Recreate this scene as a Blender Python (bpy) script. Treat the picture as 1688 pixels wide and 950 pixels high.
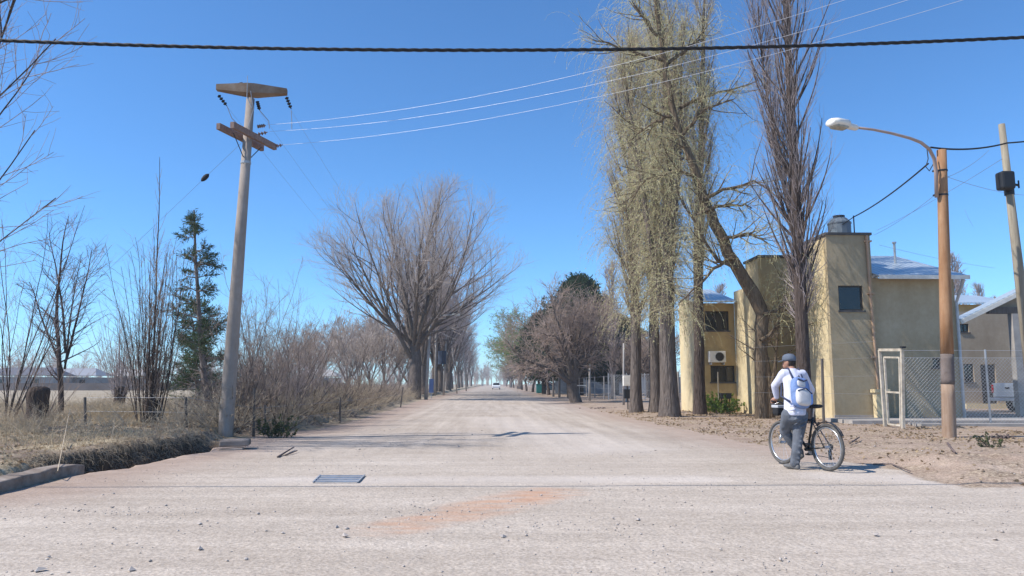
import bpy, math, random
import numpy as np
from mathutils import Vector, Matrix
R_ = math.radians
for o in list(bpy.data.objects): bpy.data.objects.remove(o)
scene = bpy.context.scene
COL = scene.collection

# ------------------------------------------------------------------ camera
CAM_H = 1.32; FPX = 1250.0; PITCH = math.atan(157/FPX); YAW = math.atan(32/FPX)
camd = bpy.data.cameras.new('camera'); cam = bpy.data.objects.new('camera', camd); COL.objects.link(cam)
camd.sensor_width = 36.0; camd.lens = 36.0*FPX/1688; camd.clip_start = 0.05; camd.clip_end = 6000
cam.location = (0, 0, CAM_H); cam.rotation_euler = (math.pi/2+PITCH, 0, -YAW)
scene.camera = cam
# ------------------------------------------------------------------ sky, sun, exposure
SUN_EL, SUN_AZ = 47.5, 12.0      # sun on the left, a little to the camera's side
world = bpy.data.worlds.new('World'); scene.world = world; world.use_nodes = True
nt = world.node_tree; bg = nt.nodes['Background']
sky = nt.nodes.new('ShaderNodeTexSky'); sky.sky_type = 'NISHITA'; sky.sun_disc = False
sky.sun_elevation = R_(SUN_EL); sky.sun_rotation = R_(270-SUN_AZ)
sky.altitude = 2000; sky.air_density = 1.05; sky.dust_density = 0.0; sky.ozone_density = 10
tint = nt.nodes.new('ShaderNodeMix'); tint.data_type = 'RGBA'; tint.blend_type = 'MULTIPLY'; tint.inputs[0].default_value = 1; tint.inputs[7].default_value = (.84, 1.06, 1.08, 1)   # clear mountain air: a shade less red
nt.links.new(sky.outputs[0], tint.inputs[6]); nt.links.new(tint.outputs[2], bg.inputs[0]); bg.inputs[1].default_value = 0.15
sd = bpy.data.lights.new('sun', 'SUN'); sd.energy = 4.6; sd.angle = R_(0.53); sd.color = (1.0, 0.95, 0.88)
sun = bpy.data.objects.new('sun', sd); COL.objects.link(sun)
to_sun = Vector((-math.cos(R_(SUN_EL))*math.cos(R_(SUN_AZ)), -math.cos(R_(SUN_EL))*math.sin(R_(SUN_AZ)), math.sin(R_(SUN_EL))))
sun.rotation_euler = to_sun.to_track_quat('Z', 'Y').to_euler(); sun.location = (-20, -5, 30)
vs = scene.view_settings; vs.view_transform = 'Standard'; vs.look = 'None'; vs.gamma = 1; vs.use_curve_mapping = False
vs.exposure = 0.38
scene.cycles.max_bounces = 6; scene.cycles.transparent_max_bounces = 8

# ------------------------------------------------------------------ photo pixel -> place in the world
_rot = Matrix.Rotation(-YAW, 3, 'Z') @ Matrix.Rotation(PITCH, 3, 'X')
def ray(px, py): return _rot @ Vector(((px-844)/FPX, 1.0, -(py-475)/FPX))
def G(px, py, z=0.0):
    r = ray(px, py); t = (z-CAM_H)/r.z; return Vector((r.x*t, r.y*t, z))
def P(px, py, y):
    r = ray(px, py); t = y/r.y; return Vector((r.x*t, y, CAM_H+r.z*t))

# ------------------------------------------------------------------ helpers
def tag(o, label=None, cat=None, group=None, kind=None):
    if label: o['label'] = label
    if cat: o['category'] = cat
    if group: o['group'] = group
    if kind: o['kind'] = kind
    return o
def thing(name, label, cat, loc=(0, 0, 0), rz=0.0, group=None):
    o = bpy.data.objects.new(name, None); COL.objects.link(o); o.location = loc; o.rotation_euler = (0, 0, rz)
    o.empty_display_size = 0.2
    return tag(o, label, cat, group)
def link(name, me, mat, parent=None):
    o = bpy.data.objects.new(name, me); COL.objects.link(o)
    if mat is not None:
        me.materials.clear(); me.materials.append(mat)
    if parent is not None: o.parent = parent
    return o
def tree_copy(o, parent=None):
    c = o.copy(); COL.objects.link(c)
    if parent is not None: c.parent = parent
    for ch in list(o.children): tree_copy(ch, c)
    return c
def np_mesh(name, V, Q, smooth=False, T=None):
    V = np.asarray(V, dtype=np.float32).reshape(-1, 3)
    me = bpy.data.meshes.new(name)
    fl = []; st = []; tot = []; n = 0
    if Q is not None and len(Q):
        Q = np.asarray(Q, dtype=np.int32).reshape(-1, 4); fl.append(Q.ravel()); tot.append(np.full(len(Q), 4, np.int32)); st.append(np.arange(len(Q), dtype=np.int32)*4); n = len(Q)*4
    if T is not None and len(T):
        T = np.asarray(T, dtype=np.int32).reshape(-1, 3); fl.append(T.ravel()); tot.append(np.full(len(T), 3, np.int32)); st.append(np.arange(len(T), dtype=np.int32)*3+n)
    fl = np.concatenate(fl); tot = np.concatenate(tot); st = np.concatenate(st)
    me.vertices.add(len(V)); me.vertices.foreach_set('co', V.ravel())
    me.loops.add(len(fl)); me.loops.foreach_set('vertex_index', fl)
    me.polygons.add(len(tot)); me.polygons.foreach_set('loop_start', st); me.polygons.foreach_set('loop_total', tot)
    if smooth: me.polygons.foreach_set('use_smooth', np.ones(len(tot), dtype=bool))
    me.update(calc_edges=True)
    return me
class MB:
    """collects simple shapes into one mesh"""
    def __init__(s): s.v = []; s.f = []
    def add(s, vs_, fs_):
        n = len(s.v); s.v += [tuple(v) for v in vs_]; s.f += [tuple(i+n for i in f) for f in fs_]; return s
    def box(s, x0, x1, y0, y1, z0, z1):
        return s.add([(x0,y0,z0),(x1,y0,z0),(x1,y1,z0),(x0,y1,z0),(x0,y0,z1),(x1,y0,z1),(x1,y1,z1),(x0,y1,z1)],
                     [(0,3,2,1),(4,5,6,7),(0,1,5,4),(1,2,6,5),(2,3,7,6),(3,0,4,7)])
    def beam(s, p, q, w, h, up=(0, 0, 1)):
        p = Vector(p); q = Vector(q); d = (q-p).normalized(); u = Vector(up)
        if abs(d.dot(u)) > .99: u = Vector((1, 0, 0))
        r = d.cross(u).normalized()*w/2; u = r.cross(d).normalized()*h/2
        vv = [p-r-u, p+r-u, p+r+u, p-r+u, q-r-u, q+r-u, q+r+u, q-r+u]
        return s.add(vv, [(0,1,2,3),(7,6,5,4),(0,4,5,1),(1,5,6,2),(2,6,7,3),(3,7,4,0)])
    def tube(s, pts, rad, n=8, cap=True, closed=False):
        pts = [Vector(p) for p in pts]; K = len(pts)
        if not hasattr(rad, '__len__'): rad = [rad]*K
        vs_ = []; prev = None
        for i, p in enumerate(pts):
            a = pts[i-1] if (i > 0 or closed) else p; b = pts[(i+1) % K] if (i < K-1 or closed) else p
            d = (b-a).normalized()
            if prev is None:
                u = Vector((0, 0, 1)) if abs(d.z) < .9 else Vector((1, 0, 0)); r = d.cross(u).normalized()
            else: r = (prev-d*prev.dot(d)).normalized()
            prev = r; w = d.cross(r)
            for k in range(n):
                t = 2*math.pi*k/n; vs_.append(p+(r*math.cos(t)+w*math.sin(t))*rad[i])
        fs_ = []
        for i in range(K if closed else K-1):
            for k in range(n):
                j = (i+1) % K; fs_.append((i*n+k, i*n+(k+1) % n, j*n+(k+1) % n, j*n+k))
        if cap and not closed: fs_.append(tuple(range(n))[::-1]); fs_.append(tuple((K-1)*n+k for k in range(n)))
        return s.add(vs_, fs_)
    def loft(s, rings):      # rings: (center, axis_a*ra, axis_b*rb)
        n = 14; vs_ = []
        for c, a, b in rings:
            c = Vector(c); a = Vector(a); b = Vector(b)
            for k in range(n): t = 2*math.pi*k/n; vs_.append(c+a*math.cos(t)+b*math.sin(t))
        fs_ = [(i*n+k, i*n+(k+1) % n, (i+1)*n+(k+1) % n, (i+1)*n+k) for i in range(len(rings)-1) for k in range(n)]
        fs_.append(tuple(range(n))[::-1]); fs_.append(tuple((len(rings)-1)*n+k for k in range(n)))
        return s.add(vs_, fs_)
    def ball(s, c, rx, ry, rz, n=12, m=8, M=None):
        vs_ = []; fs_ = []
        for i in range(m+1):
            ph = math.pi*i/m
            for k in range(n):
                t = 2*math.pi*k/n; v = Vector((rx*math.sin(ph)*math.cos(t), ry*math.sin(ph)*math.sin(t), rz*math.cos(ph)))
                if M is not None: v = M @ v
                vs_.append(Vector(c)+v)
        for i in range(m):
            for k in range(n): fs_.append((i*n+k, (i+1)*n+k, (i+1)*n+(k+1) % n, i*n+(k+1) % n))
        return s.add(vs_, fs_)
    def mesh(s, name, smooth=False, bevel=0, off=None):
        me = bpy.data.meshes.new(name)
        v = s.v if off is None else [(a-off[0], b-off[1], c-off[2]) for a, b, c in s.v]
        me.from_pydata(v, [], s.f); me.update()
        if smooth: me.polygons.foreach_set('use_smooth', [True]*len(me.polygons))
        return me
    def build(s, name, mat, parent=None, smooth=False, world=False, bevel=0):
        off = tuple(parent.location) if (world and parent is not None) else None
        o = link(name, s.mesh(name, smooth, off=off), mat, parent)
        if bevel:
            m = o.modifiers.new('bevel', 'BEVEL'); m.width = bevel; m.segments = 2; m.limit_method = 'ANGLE'
        return o
def remeshed(mb, name, mat, parent, voxel, smooth_it=4, world=True):
    """fuse overlapping shapes into one continuous skin"""
    o = mb.build(name, mat, parent, world=world)
    m = o.modifiers.new('r', 'REMESH'); m.mode = 'VOXEL'; m.voxel_size = voxel
    m2 = o.modifiers.new('s', 'SMOOTH'); m2.iterations = smooth_it; m2.factor = .5
    dg = bpy.context.evaluated_depsgraph_get(); dg.update()
    me = bpy.data.meshes.new_from_object(o.evaluated_get(dg)); me.name = name
    o.modifiers.clear(); old = o.data; o.data = me; bpy.data.meshes.remove(old)
    me.materials.clear(); me.materials.append(mat)
    me.polygons.foreach_set('use_smooth', [True]*len(me.polygons)); me.update()
    return o

# ---- value noise in numpy
def vnoise(x, y, seed=0):
    x = np.asarray(x, float); y = np.asarray(y, float)
    xi = np.floor(x).astype(np.int64); yi = np.floor(y).astype(np.int64); xf = x-xi; yf = y-yi
    def h(a, b):
        n = (a*374761393 + b*668265263 + seed*982451653) & 0x7fffffff
        n = ((n ^ (n >> 13))*1274126177) & 0x7fffffff
        return ((n ^ (n >> 16)) & 0xffff)/65535.0
    u = xf*xf*(3-2*xf); v = yf*yf*(3-2*yf)
    return (h(xi, yi)*(1-u)+h(xi+1, yi)*u)*(1-v)+(h(xi, yi+1)*(1-u)+h(xi+1, yi+1)*u)*v
def fbm(x, y, seed=0, o=4):
    s = 0; a = .5
    for i in range(o): s = s+a*vnoise(x*2**i, y*2**i, seed+i); a *= .5
    return s

# ------------------------------------------------------------------ materials
def mat(name, col, rough=.85, metal=0.0, var=0.0, scale=3.0, bump=0.0, bscale=30.0, col2=None, stretch=(1, 1, 1), spec=.3, coord='Object', detail=6):
    m = bpy.data.materials.new(name); m.use_nodes = True; nt = m.node_tree; b = nt.nodes['Principled BSDF']
    b.inputs['Roughness'].default_value = rough; b.inputs['Metallic'].default_value = metal
    b.inputs['Specular IOR Level'].default_value = spec
    b.inputs['Base Color'].default_value = (*col, 1)
    tc = nt.nodes.new('ShaderNodeTexCoord'); mp = nt.nodes.new('ShaderNodeMapping'); mp.inputs['Scale'].default_value = stretch
    nt.links.new(tc.outputs[coord], mp.inputs[0])
    if var or col2:
        n = nt.nodes.new('ShaderNodeTexNoise'); n.inputs['Scale'].default_value = scale; n.inputs['Detail'].default_value = detail; n.inputs['Roughness'].default_value = .62
        nt.links.new(mp.outputs[0], n.inputs['Vector'])
        r = nt.nodes.new('ShaderNodeValToRGB'); r.color_ramp.elements[0].position = .32; r.color_ramp.elements[1].position = .68
        c2 = col2 if col2 else tuple(min(1, c*(1+var)) for c in col); c1 = col if col2 else tuple(c*(1-var) for c in col)
        r.color_ramp.elements[0].color = (*c1, 1); r.color_ramp.elements[1].color = (*c2, 1)
        nt.links.new(n.outputs['Fac'], r.inputs[0]); nt.links.new(r.outputs[0], b.inputs['Base Color'])
    if bump:
        n2 = nt.nodes.new('ShaderNodeTexNoise'); n2.inputs['Scale'].default_value = bscale; n2.inputs['Detail'].default_value = 5
        nt.links.new(mp.outputs[0], n2.inputs['Vector'])
        bp = nt.nodes.new('ShaderNodeBump'); bp.inputs['Strength'].default_value = 1; bp.inputs['Distance'].default_value = bump
        nt.links.new(n2.outputs['Fac'], bp.inputs['Height']); nt.links.new(bp.outputs[0], b.inputs['Normal'])
    return m
M = {}
def bark(name, c1, c2): M[name] = mat(name, c1, .95, col2=c2, scale=5, bump=.07, bscale=7, stretch=(3, 3, .5), spec=.1)
bark('bark_dark', (.045, .032, .026), (.13, .10, .085))
bark('bark_grey', (.14, .115, .105), (.28, .235, .21))
bark('bark_brown', (.085, .067, .056), (.20, .165, .142))
bark('bark_willow', (.085, .06, .04), (.22, .165, .11))
M['twig_grey'] = mat('twig_grey', (.46, .39, .345), .9, var=.25, scale=2, spec=.1)
M['twig_lilac'] = mat('twig_lilac', (.36, .30, .285), .9, var=.25, scale=2, spec=.1)
M['twig_brown'] = mat('twig_brown', (.31, .24, .195), .9, var=.3, scale=2, spec=.1)
M['twig_dark'] = mat('twig_dark', (.15, .115, .105), .9, var=.3, scale=2, spec=.1)
M['twig_rose'] = mat('twig_rose', (.37, .285, .235), .9, var=.3, scale=2, spec=.1)
M['twig_straw'] = mat('twig_straw', (.42, .34, .245), .9, var=.35, scale=1.5, spec=.1)
M['twig_willow'] = mat('twig_willow', (.55, .49, .29), .9, var=.3, scale=1.5, spec=.1)
def leafmat(name, c1, c2, scale=.8):
    m = mat(name, c1, .7, col2=c2, scale=scale, spec=.15, detail=3)
    nt = m.node_tree; b = nt.nodes['Principled BSDF']; out = nt.nodes['Material Output']
    t = nt.nodes.new('ShaderNodeBsdfTranslucent'); mx = nt.nodes.new('ShaderNodeMixShader'); mx.inputs[0].default_value = .35
    ramp = [n for n in nt.nodes if n.type == 'VALTORGB'][0]; nt.links.new(ramp.outputs[0], t.inputs[0])
    nt.links.new(b.outputs[0], mx.inputs[1]); nt.links.new(t.outputs[0], mx.inputs[2]); nt.links.new(mx.outputs[0], out.inputs[0])
    M[name] = m
leafmat('leaf_willow', (.46, .45, .21), (.64, .61, .34))
leafmat('leaf_green', (.12, .20, .035), (.24, .33, .07), .4)
leafmat('leaf_pine', (.035, .065, .03), (.085, .12, .055))
leafmat('leaf_cypress', (.02, .045, .02), (.05, .085, .035), .5)
leafmat('leaf_shrub', (.06, .09, .03), (.12, .15, .06))
leafmat('straw', (.36, .28, .18), (.56, .46, .31), .9)
leafmat('litter', (.20, .13, .075), (.46, .35, .22), 3)
M['concrete'] = mat('concrete', (.36, .33, .30), .9, var=.18, scale=2.5, bump=.004, bscale=40)
M['pole_concrete'] = mat('pole_concrete', (.37, .32, .285), .9, var=.16, scale=1.5, bump=.004, bscale=40, stretch=(2, 2, .6))
M['beam_concrete'] = mat('beam_concrete', (.33, .27, .22), .9, col2=(.22, .14, .09), scale=3, bump=.006, bscale=30)
M['wood_red'] = mat('wood_red', (.17, .11, .09), .85, col2=(.28, .20, .17), scale=3, stretch=(1, 6, 6))
M['wood_grey'] = mat('wood_grey', (.20, .165, .12), .9, col2=(.33, .29, .22), scale=3, stretch=(5, 5, .5), bump=.004)
M['wood_weather'] = mat('wood_weather', (.13, .11, .095), .9, var=.3, scale=3, stretch=(5, 5, .5))
M['metal'] = mat('metal', (.45, .46, .48), .4, .8, var=.15)
M['metal_dark'] = mat('metal_dark', (.03, .032, .036), .5, .3)
M['rubber'] = mat('rubber', (.018, .018, .02), .7, var=.3)
M['cable'] = mat('cable', (.016, .016, .018), .6)
M['wire'] = mat('wire', (.62, .63, .66), .4, .5)
M['wire_dim'] = mat('wire_dim', (.30, .31, .33), .5, .5)
M['galv'] = mat('galv', (.42, .43, .44), .5, .5, var=.15, scale=4)
M['white_paint'] = mat('white_paint', (.70, .67, .60), .6, var=.12, scale=6)
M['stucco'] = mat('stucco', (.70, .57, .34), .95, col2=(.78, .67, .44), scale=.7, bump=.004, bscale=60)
M['stucco_shaded'] = mat('stucco_shaded', (.42, .345, .225), .95, col2=(.50, .425, .295), scale=.8, bump=.004, bscale=60)  # same paint as the side walls, darkened for fronts turned from the sun
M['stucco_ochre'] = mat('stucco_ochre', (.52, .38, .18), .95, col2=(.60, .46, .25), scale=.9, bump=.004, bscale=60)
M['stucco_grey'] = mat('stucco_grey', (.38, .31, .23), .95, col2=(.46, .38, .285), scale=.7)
M['coping'] = mat('coping', (.10, .095, .09), .8, var=.2)
M['roof_metal'] = mat('roof_metal', (.50, .57, .62), .35, .35, var=.08, scale=1.2)
M['glass'] = mat('glass', (.012, .014, .018), .12, spec=.6)
M['frame_dark'] = mat('frame_dark', (.05, .045, .04), .6)
M['tank'] = mat('tank', (.15, .18, .21), .75, var=.1)
M['brown_pipe'] = mat('brown_pipe', (.42, .28, .18), .6, var=.1)
M['clod'] = mat('clod', (.13, .095, .07), .95, col2=(.30, .23, .17), scale=1.5)
M['rust'] = mat('rust', (.06, .05, .045), .8, var=.3)
M['stone'] = mat('stone', (.30, .25, .215), .9, col2=(.58, .52, .47), scale=.9)

# stain: dark damp band near the ground and faint streaks on the near tower
def add_wave_bump(m, scale, dist, axis='X'):
    nt = m.node_tree; b = nt.nodes['Principled BSDF']; w = nt.nodes.new('ShaderNodeTexWave'); w.bands_direction = axis; w.inputs['Scale'].default_value = scale
    tc = nt.nodes.new('ShaderNodeTexCoord'); nt.links.new(tc.outputs['Object'], w.inputs['Vector'])
    bp = nt.nodes.new('ShaderNodeBump'); bp.inputs['Distance'].default_value = dist; nt.links.new(w.outputs['Fac'], bp.inputs['Height']); nt.links.new(bp.outputs[0], b.inputs['Normal'])
def add_stain(m, lo=.86):
    nt = m.node_tree; b = nt.nodes['Principled BSDF']; src = b.inputs['Base Color'].links[0].from_socket
    tc = nt.nodes.new('ShaderNodeTexCoord'); out = src
    for st, sc, l, p in (((1.6, 1.6, .30), .9, lo, (.34, .66)), ((1, 1, 1), 7, .93, (.35, .6)), ((.6, .6, .8), .8, .88, (.38, .66))):
        mp = nt.nodes.new('ShaderNodeMapping'); mp.inputs['Scale'].default_value = st; nt.links.new(tc.outputs['Object'], mp.inputs[0])
        n = nt.nodes.new('ShaderNodeTexNoise'); n.inputs['Scale'].default_value = sc; n.inputs['Detail'].default_value = 8; n.inputs['Roughness'].default_value = .65; nt.links.new(mp.outputs[0], n.inputs['Vector'])
        r = nt.nodes.new('ShaderNodeValToRGB'); r.color_ramp.elements[0].position, r.color_ramp.elements[1].position = p; r.color_ramp.elements[0].color = (l, l*.98, l*.95, 1); r.color_ramp.elements[1].color = (1, 1, 1, 1); nt.links.new(n.outputs['Fac'], r.inputs[0])
        x = nt.nodes.new('ShaderNodeMix'); x.data_type = 'RGBA'; x.blend_type = 'MULTIPLY'; x.inputs[0].default_value = 1; nt.links.new(out, x.inputs[6]); nt.links.new(r.outputs[0], x.inputs[7]); out = x.outputs[2]
    nt.links.new(out, b.inputs['Base Color'])
for k_ in ('stucco', 'stucco_shaded', 'stucco_ochre', 'stucco_grey', 'pole_concrete', 'beam_concrete'): add_stain(M[k_])
add_wave_bump(M['roof_metal'], 1.4, .03)

# ------------------------------------------------------------------ the ground
def poly_px(lst): return [tuple(G(a, b)[:2]) for a, b in lst]
L_in = poly_px([(0, 813), (60, 803), (142, 780), (200, 773), (270, 755), (340, 742), (420, 720), (520, 709), (560, 702), (640, 678)])
L_EDGE = [(-3000, L_in[0][1]-.1)] + L_in + [(-5.6, 60), (-5.6, 120), (-5.4, 3000), (-3000, 3000)]
R_in = poly_px([(1688, 803), (1600, 803), (1560, 798), (1500, 783), (1430, 766), (1380, 755), (1340, 744), (1250, 733), (1150, 712), (1050, 692), (960, 670)])
R_EDGE = [(3000, R_in[0][1])] + R_in + [(5.2, 70), (5.2, 120), (5.1, 3000), (3000, 3000)]
def sdist(poly, X, Y):
    """signed distance to a polygon, positive inside"""
    p = np.array(poly, float); n = len(p); d = np.full(X.shape, 1e18); ins = np.zeros(X.shape, bool)
    for i in range(n):
        a = p[i]; b = p[(i+1) % n]; e = b-a; wx = X-a[0]; wy = Y-a[1]
        t = np.clip((wx*e[0]+wy*e[1])/(e@e), 0, 1); d = np.minimum(d, (wx-t*e[0])**2+(wy-t*e[1])**2)
        c = ((a[1] <= Y) & (b[1] > Y)) | ((b[1] <= Y) & (a[1] > Y))
        with np.errstate(divide='ignore', invalid='ignore'):
            xi = a[0]+(Y-a[1])*e[0]/(e[1] if e[1] != 0 else 1e-9)
        ins ^= c & (X < xi)
    d = np.sqrt(d); return np.where(ins, d, -d)
def sm(a, b, x): t = np.clip((x-a)/(b-a), 0, 1); return t*t*(3-2*t)
def terrain(X, Y):
    X = np.asarray(X, float); Y = np.asarray(Y, float)
    jit = (fbm(X*1.3, Y*1.3, 3)-.47)*.55
    dl = sdist(L_EDGE, X, Y)+jit*sm(8, 14, Y); dr = sdist(R_EDGE, X, Y)+jit*1.1
    z = np.zeros(X.shape)
    near = 1-sm(60, 120, Y)
    # left: ditch then bank
    rag = (fbm(X*2.6, Y*2.6, 61)-.45)*.5+jit*.25
    dz = sm(-.12, .16, dl)*(1-sm(.52, .82, dl+rag))            # ditch cross-section
    ditch_y = sm(11.3, 12.2, Y)*(1-sm(16.6, 17.6, Y))*(X < -3)
    z += -.55*dz*ditch_y
    bank = sm(.52, .86, dl+rag)
    z += bank*(.23+.10*near*(fbm(X*.5, Y*.5, 7)-.45)+.12*(fbm(X*2.2, Y*2.2, 9)-.45)*(Y < 60))
    z += .12*np.exp(-((dl-.9)/.7)**2)*sm(17, 19, Y)*fbm(X*1.5, Y*1.5, 21)
    # right verge: low mound at the corner
    rz = sm(-.05, 1.3, dr)
    z += rz*(.05+.06*(fbm(X*.9, Y*.9, 11)-.4)*near)
    z += .17*np.exp(-(((X-8.2)/2.2)**2+((Y-11.8)/1.9)**2))*sm(.0, .8, dr)*(0.6+.9*fbm(X*1.6, Y*1.6, 13))
    # road: low ruts and roughness
    road = (dl < 0) & (dr < 0)
    z += np.where(road, .018*(fbm(X*.8, Y*1.6, 15)-.47)*near, 0)
    z += .05*(fbm(X*7, Y*7, 17, 2)-.4)*np.clip(np.maximum(dl, dr)*2, 0, 1)*(Y < 40)
    return z, dl, dr
def TZ(x, y): return float(terrain(np.array([x]), np.array([y]))[0][0])
def GT(px, py):
    """photo pixel -> point on the terrain"""
    z = 0
    for _ in range(6): p = G(px, py, z); z = TZ(p.x, p.y)
    return Vector((p.x, p.y, z))
def axis_pts(lo, hi, step, out_lo, out_hi, g=1.12):
    a = list(np.arange(lo, hi+1e-6, step)); s = step; v = hi
    while v < out_hi: s *= g; v += s; a.append(v)
    s = step; v = lo; b = []
    while v > out_lo: s *= g; v -= s; b.append(v)
    return np.array(b[::-1]+a)
gx = axis_pts(-12, 11, .07, -700, 700); gy = axis_pts(3.0, 20, .07, -150, 800, 1.07)
GX, GY = np.meshgrid(gx, gy); GZ, DL, DR = terrain(GX, GY)
nx = len(gx); ny = len(gy)
idx = np.arange(nx*ny).reshape(ny, nx)
quads = np.stack([idx[:-1, :-1], idx[:-1, 1:], idx[1:, 1:], idx[1:, :-1]], -1).reshape(-1, 4)
V = np.stack([GX, GY, GZ], -1).reshape(-1, 3)
verge_l = DL.ravel(); verge_r = DR.ravel()
qc = (np.maximum(DL, DR)).ravel()[quads].mean(1)
def sub(quads, mask):
    q = quads[mask]; u, inv = np.unique(q, return_inverse=True); return u, inv.reshape(-1, 4)
def ground_mat(name):
    m = bpy.data.materials.new(name); m.use_nodes = True; nt = m.node_tree; N = nt.nodes; Lk = nt.links; b = N['Principled BSDF']
    b.inputs['Roughness'].default_value = .97; b.inputs['Specular IOR Level'].default_value = .12
    tc = N.new('ShaderNodeTexCoord')
    def noise(sc, st=(1, 1, 1), det=8, ro=.6):
        mp = N.new('ShaderNodeMapping'); mp.inputs['Scale'].default_value = st; Lk.new(tc.outputs['Object'], mp.inputs[0])
        n = N.new('ShaderNodeTexNoise'); n.inputs['Scale'].default_value = sc; n.inputs['Detail'].default_value = det; n.inputs['Roughness'].default_value = ro
        Lk.new(mp.outputs[0], n.inputs['Vector']); return n.outputs['Fac']
    def ramp(f, c1, c2, p1=.35, p2=.65):
        r = N.new('ShaderNodeValToRGB'); r.color_ramp.elements[0].position = p1; r.color_ramp.elements[1].position = p2
        r.color_ramp.elements[0].color = (*c1, 1); r.color_ramp.elements[1].color = (*c2, 1); Lk.new(f, r.inputs[0]); return r.outputs[0]
    def mix(f, a, b_, mode='MIX'):
        x = N.new('ShaderNodeMix'); x.data_type = 'RGBA'; x.blend_type = mode
        if isinstance(f, float): x.inputs[0].default_value = f
        else: Lk.new(f, x.inputs[0])
        Lk.new(a, x.inputs[6]); Lk.new(b_, x.inputs[7]); return x.outputs[2]
    def attr(n):
        a = N.new('ShaderNodeAttribute'); a.attribute_name = n; return a.outputs['Fac']
    def math_(op, a, b_=None):
        x = N.new('ShaderNodeMath'); x.operation = op; x.use_clamp = True
        for i, s in enumerate((a, b_)):
            if s is None: continue
            if isinstance(s, (int, float)): x.inputs[i].default_value = s
            else: Lk.new(s, x.inputs[i])
        return x.outputs[0]
    # dusty road: broad tone, wheel streaks, fine grit
    road = ramp(noise(.35, (1, 1.5, 1)), (.44, .375, .31), (.535, .465, .395), .3, .7)
    tracks = ramp(noise(1.1, (.25, 2.2, 1), 4), (.87, .86, .85), (1.05, 1.05, 1.05), .35, .68)
    trackl = ramp(noise(1.1, (2.4, .12, 1), 4), (.80, .785, .775), (1.05, 1.05, 1.05), .35, .68)
    road = mix(1.0, road, mix(attr('lengthwise'), tracks, trackl), 'MULTIPLY')
    grit = ramp(noise(34, det=3), (.78, .76, .74), (1.12, 1.12, 1.12), .36, .6)
    road = mix(.95, road, grit, 'MULTIPLY')
    road = mix(.8, road, ramp(noise(9, (1, 1.2, 1), 5), (.90, .89, .88), (1.08, 1.08, 1.08), .4, .62), 'MULTIPLY')
    v = N.new('ShaderNodeTexVoronoi'); v.inputs['Scale'].default_value = 9; v.inputs['Randomness'].default_value = 1; Lk.new(tc.outputs['Object'], v.inputs['Vector'])
    peb = ramp(v.outputs['Distance'], (.62, .6, .58), (1, 1, 1), .05, .12); road = mix(math_('MULTIPLY', ramp(noise(1.7), (0, 0, 0), (1, 1, 1), .5, .6), .7), road, mix(1.0, road, peb, 'MULTIPLY'))
    pale = ramp(noise(.8), (.56, .49, .43), (.62, .55, .49)); road = mix(math_('MULTIPLY', attr('pale'), .5), road, pale)
    rust = ramp(noise(3.0, (1, 2, 1)), (.46, .26, .165), (.51, .33, .23), .35, .6)
    road = mix(math_('MULTIPLY', attr('rusty'), ramp(noise(2.2, (.6, 2.2, 1)), (.15, .15, .15), (1, 1, 1), .38, .6)), road, rust)
    brown = ramp(noise(1.5, (1, 2, 1)), (.30, .215, .165), (.41, .31, .25), .3, .7)
    road = mix(math_('MULTIPLY', attr('soil'), .85), road, brown)
    # left bank: soil, straw, leaf crumbs
    bank = ramp(noise(2.4), (.17, .125, .095), (.33, .265, .20), .35, .66)
    bank = mix(ramp(noise(.6), (0, 0, 0), (1, 1, 1), .45, .62), bank, ramp(noise(11), (.27, .21, .13), (.46, .38, .26), .35, .62))
    bank = mix(.8, bank, ramp(noise(40, det=3), (.6, .6, .6), (1.25, 1.25, 1.25), .38, .6), 'MULTIPLY')
    field = ramp(noise(.06), (.30, .25, .185), (.40, .33, .24)); bank = mix(attr('field'), bank, field)
    # right verge: tan earth with leaf litter
    vg = ramp(noise(.9), (.285, .205, .155), (.42, .325, .255), .35, .65)
    vg = mix(ramp(noise(1.3), (0, 0, 0), (1, 1, 1), .42, .6), vg, ramp(noise(16), (.17, .12, .085), (.47, .37, .27), .38, .60))
    vg = mix(.8, vg, ramp(noise(40, det=3), (.65, .65, .65), (1.2, 1.2, 1.2), .38, .6), 'MULTIPLY')
    ditch_shade = ramp(noise(5), (.035, .027, .02), (.09, .065, .045)); bank = mix(attr('ditch_shade'), bank, ditch_shade)  # near-black soil tone paints the shade into the ditch wall
    n1 = noise(1.6); 
    def soft(a):   # ragged border
        s = N.new('ShaderNodeMath'); s.operation = 'ADD'; Lk.new(a, s.inputs[0]); Lk.new(n1, s.inputs[1])
        r = N.new('ShaderNodeMapRange'); r.inputs['From Min'].default_value = .85; r.inputs['From Max'].default_value = 1.2; Lk.new(s.outputs[0], r.inputs[0]); return r.outputs[0]
    c = mix(soft(attr('left')), road, bank); c = mix(soft(attr('right')), c, vg)
    Lk.new(c, b.inputs['Base Color'])
    h1 = noise(22, det=6); h2 = noise(3.5, (1, 1.4, 1), 4)
    hh = N.new('ShaderNodeMath'); hh.operation = 'MULTIPLY_ADD'; Lk.new(h2, hh.inputs[0]); hh.inputs[1].default_value = 2.2; Lk.new(h1, hh.inputs[2])
    bp = N.new('ShaderNodeBump'); bp.inputs['Distance'].default_value = .014; bp.inputs['Strength'].default_value = .9; Lk.new(hh.outputs[0], bp.inputs['Height']); Lk.new(bp.outputs[0], b.inputs['Normal'])
    return m
M['ground'] = ground_mat('dusty_earth')
def seg_w(X, Y, a, b, w):
    a = np.array(a); b = np.array(b); e = b-a; t = np.clip(((X-a[0])*e[0]+(Y-a[1])*e[1])/(e@e), 0, 1)
    d = np.hypot(X-a[0]-t*e[0], Y-a[1]-t*e[1]); return np.clip(1-(d/w)**2, 0, 1)
X_, Y_ = V[:, 0], V[:, 1]
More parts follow.
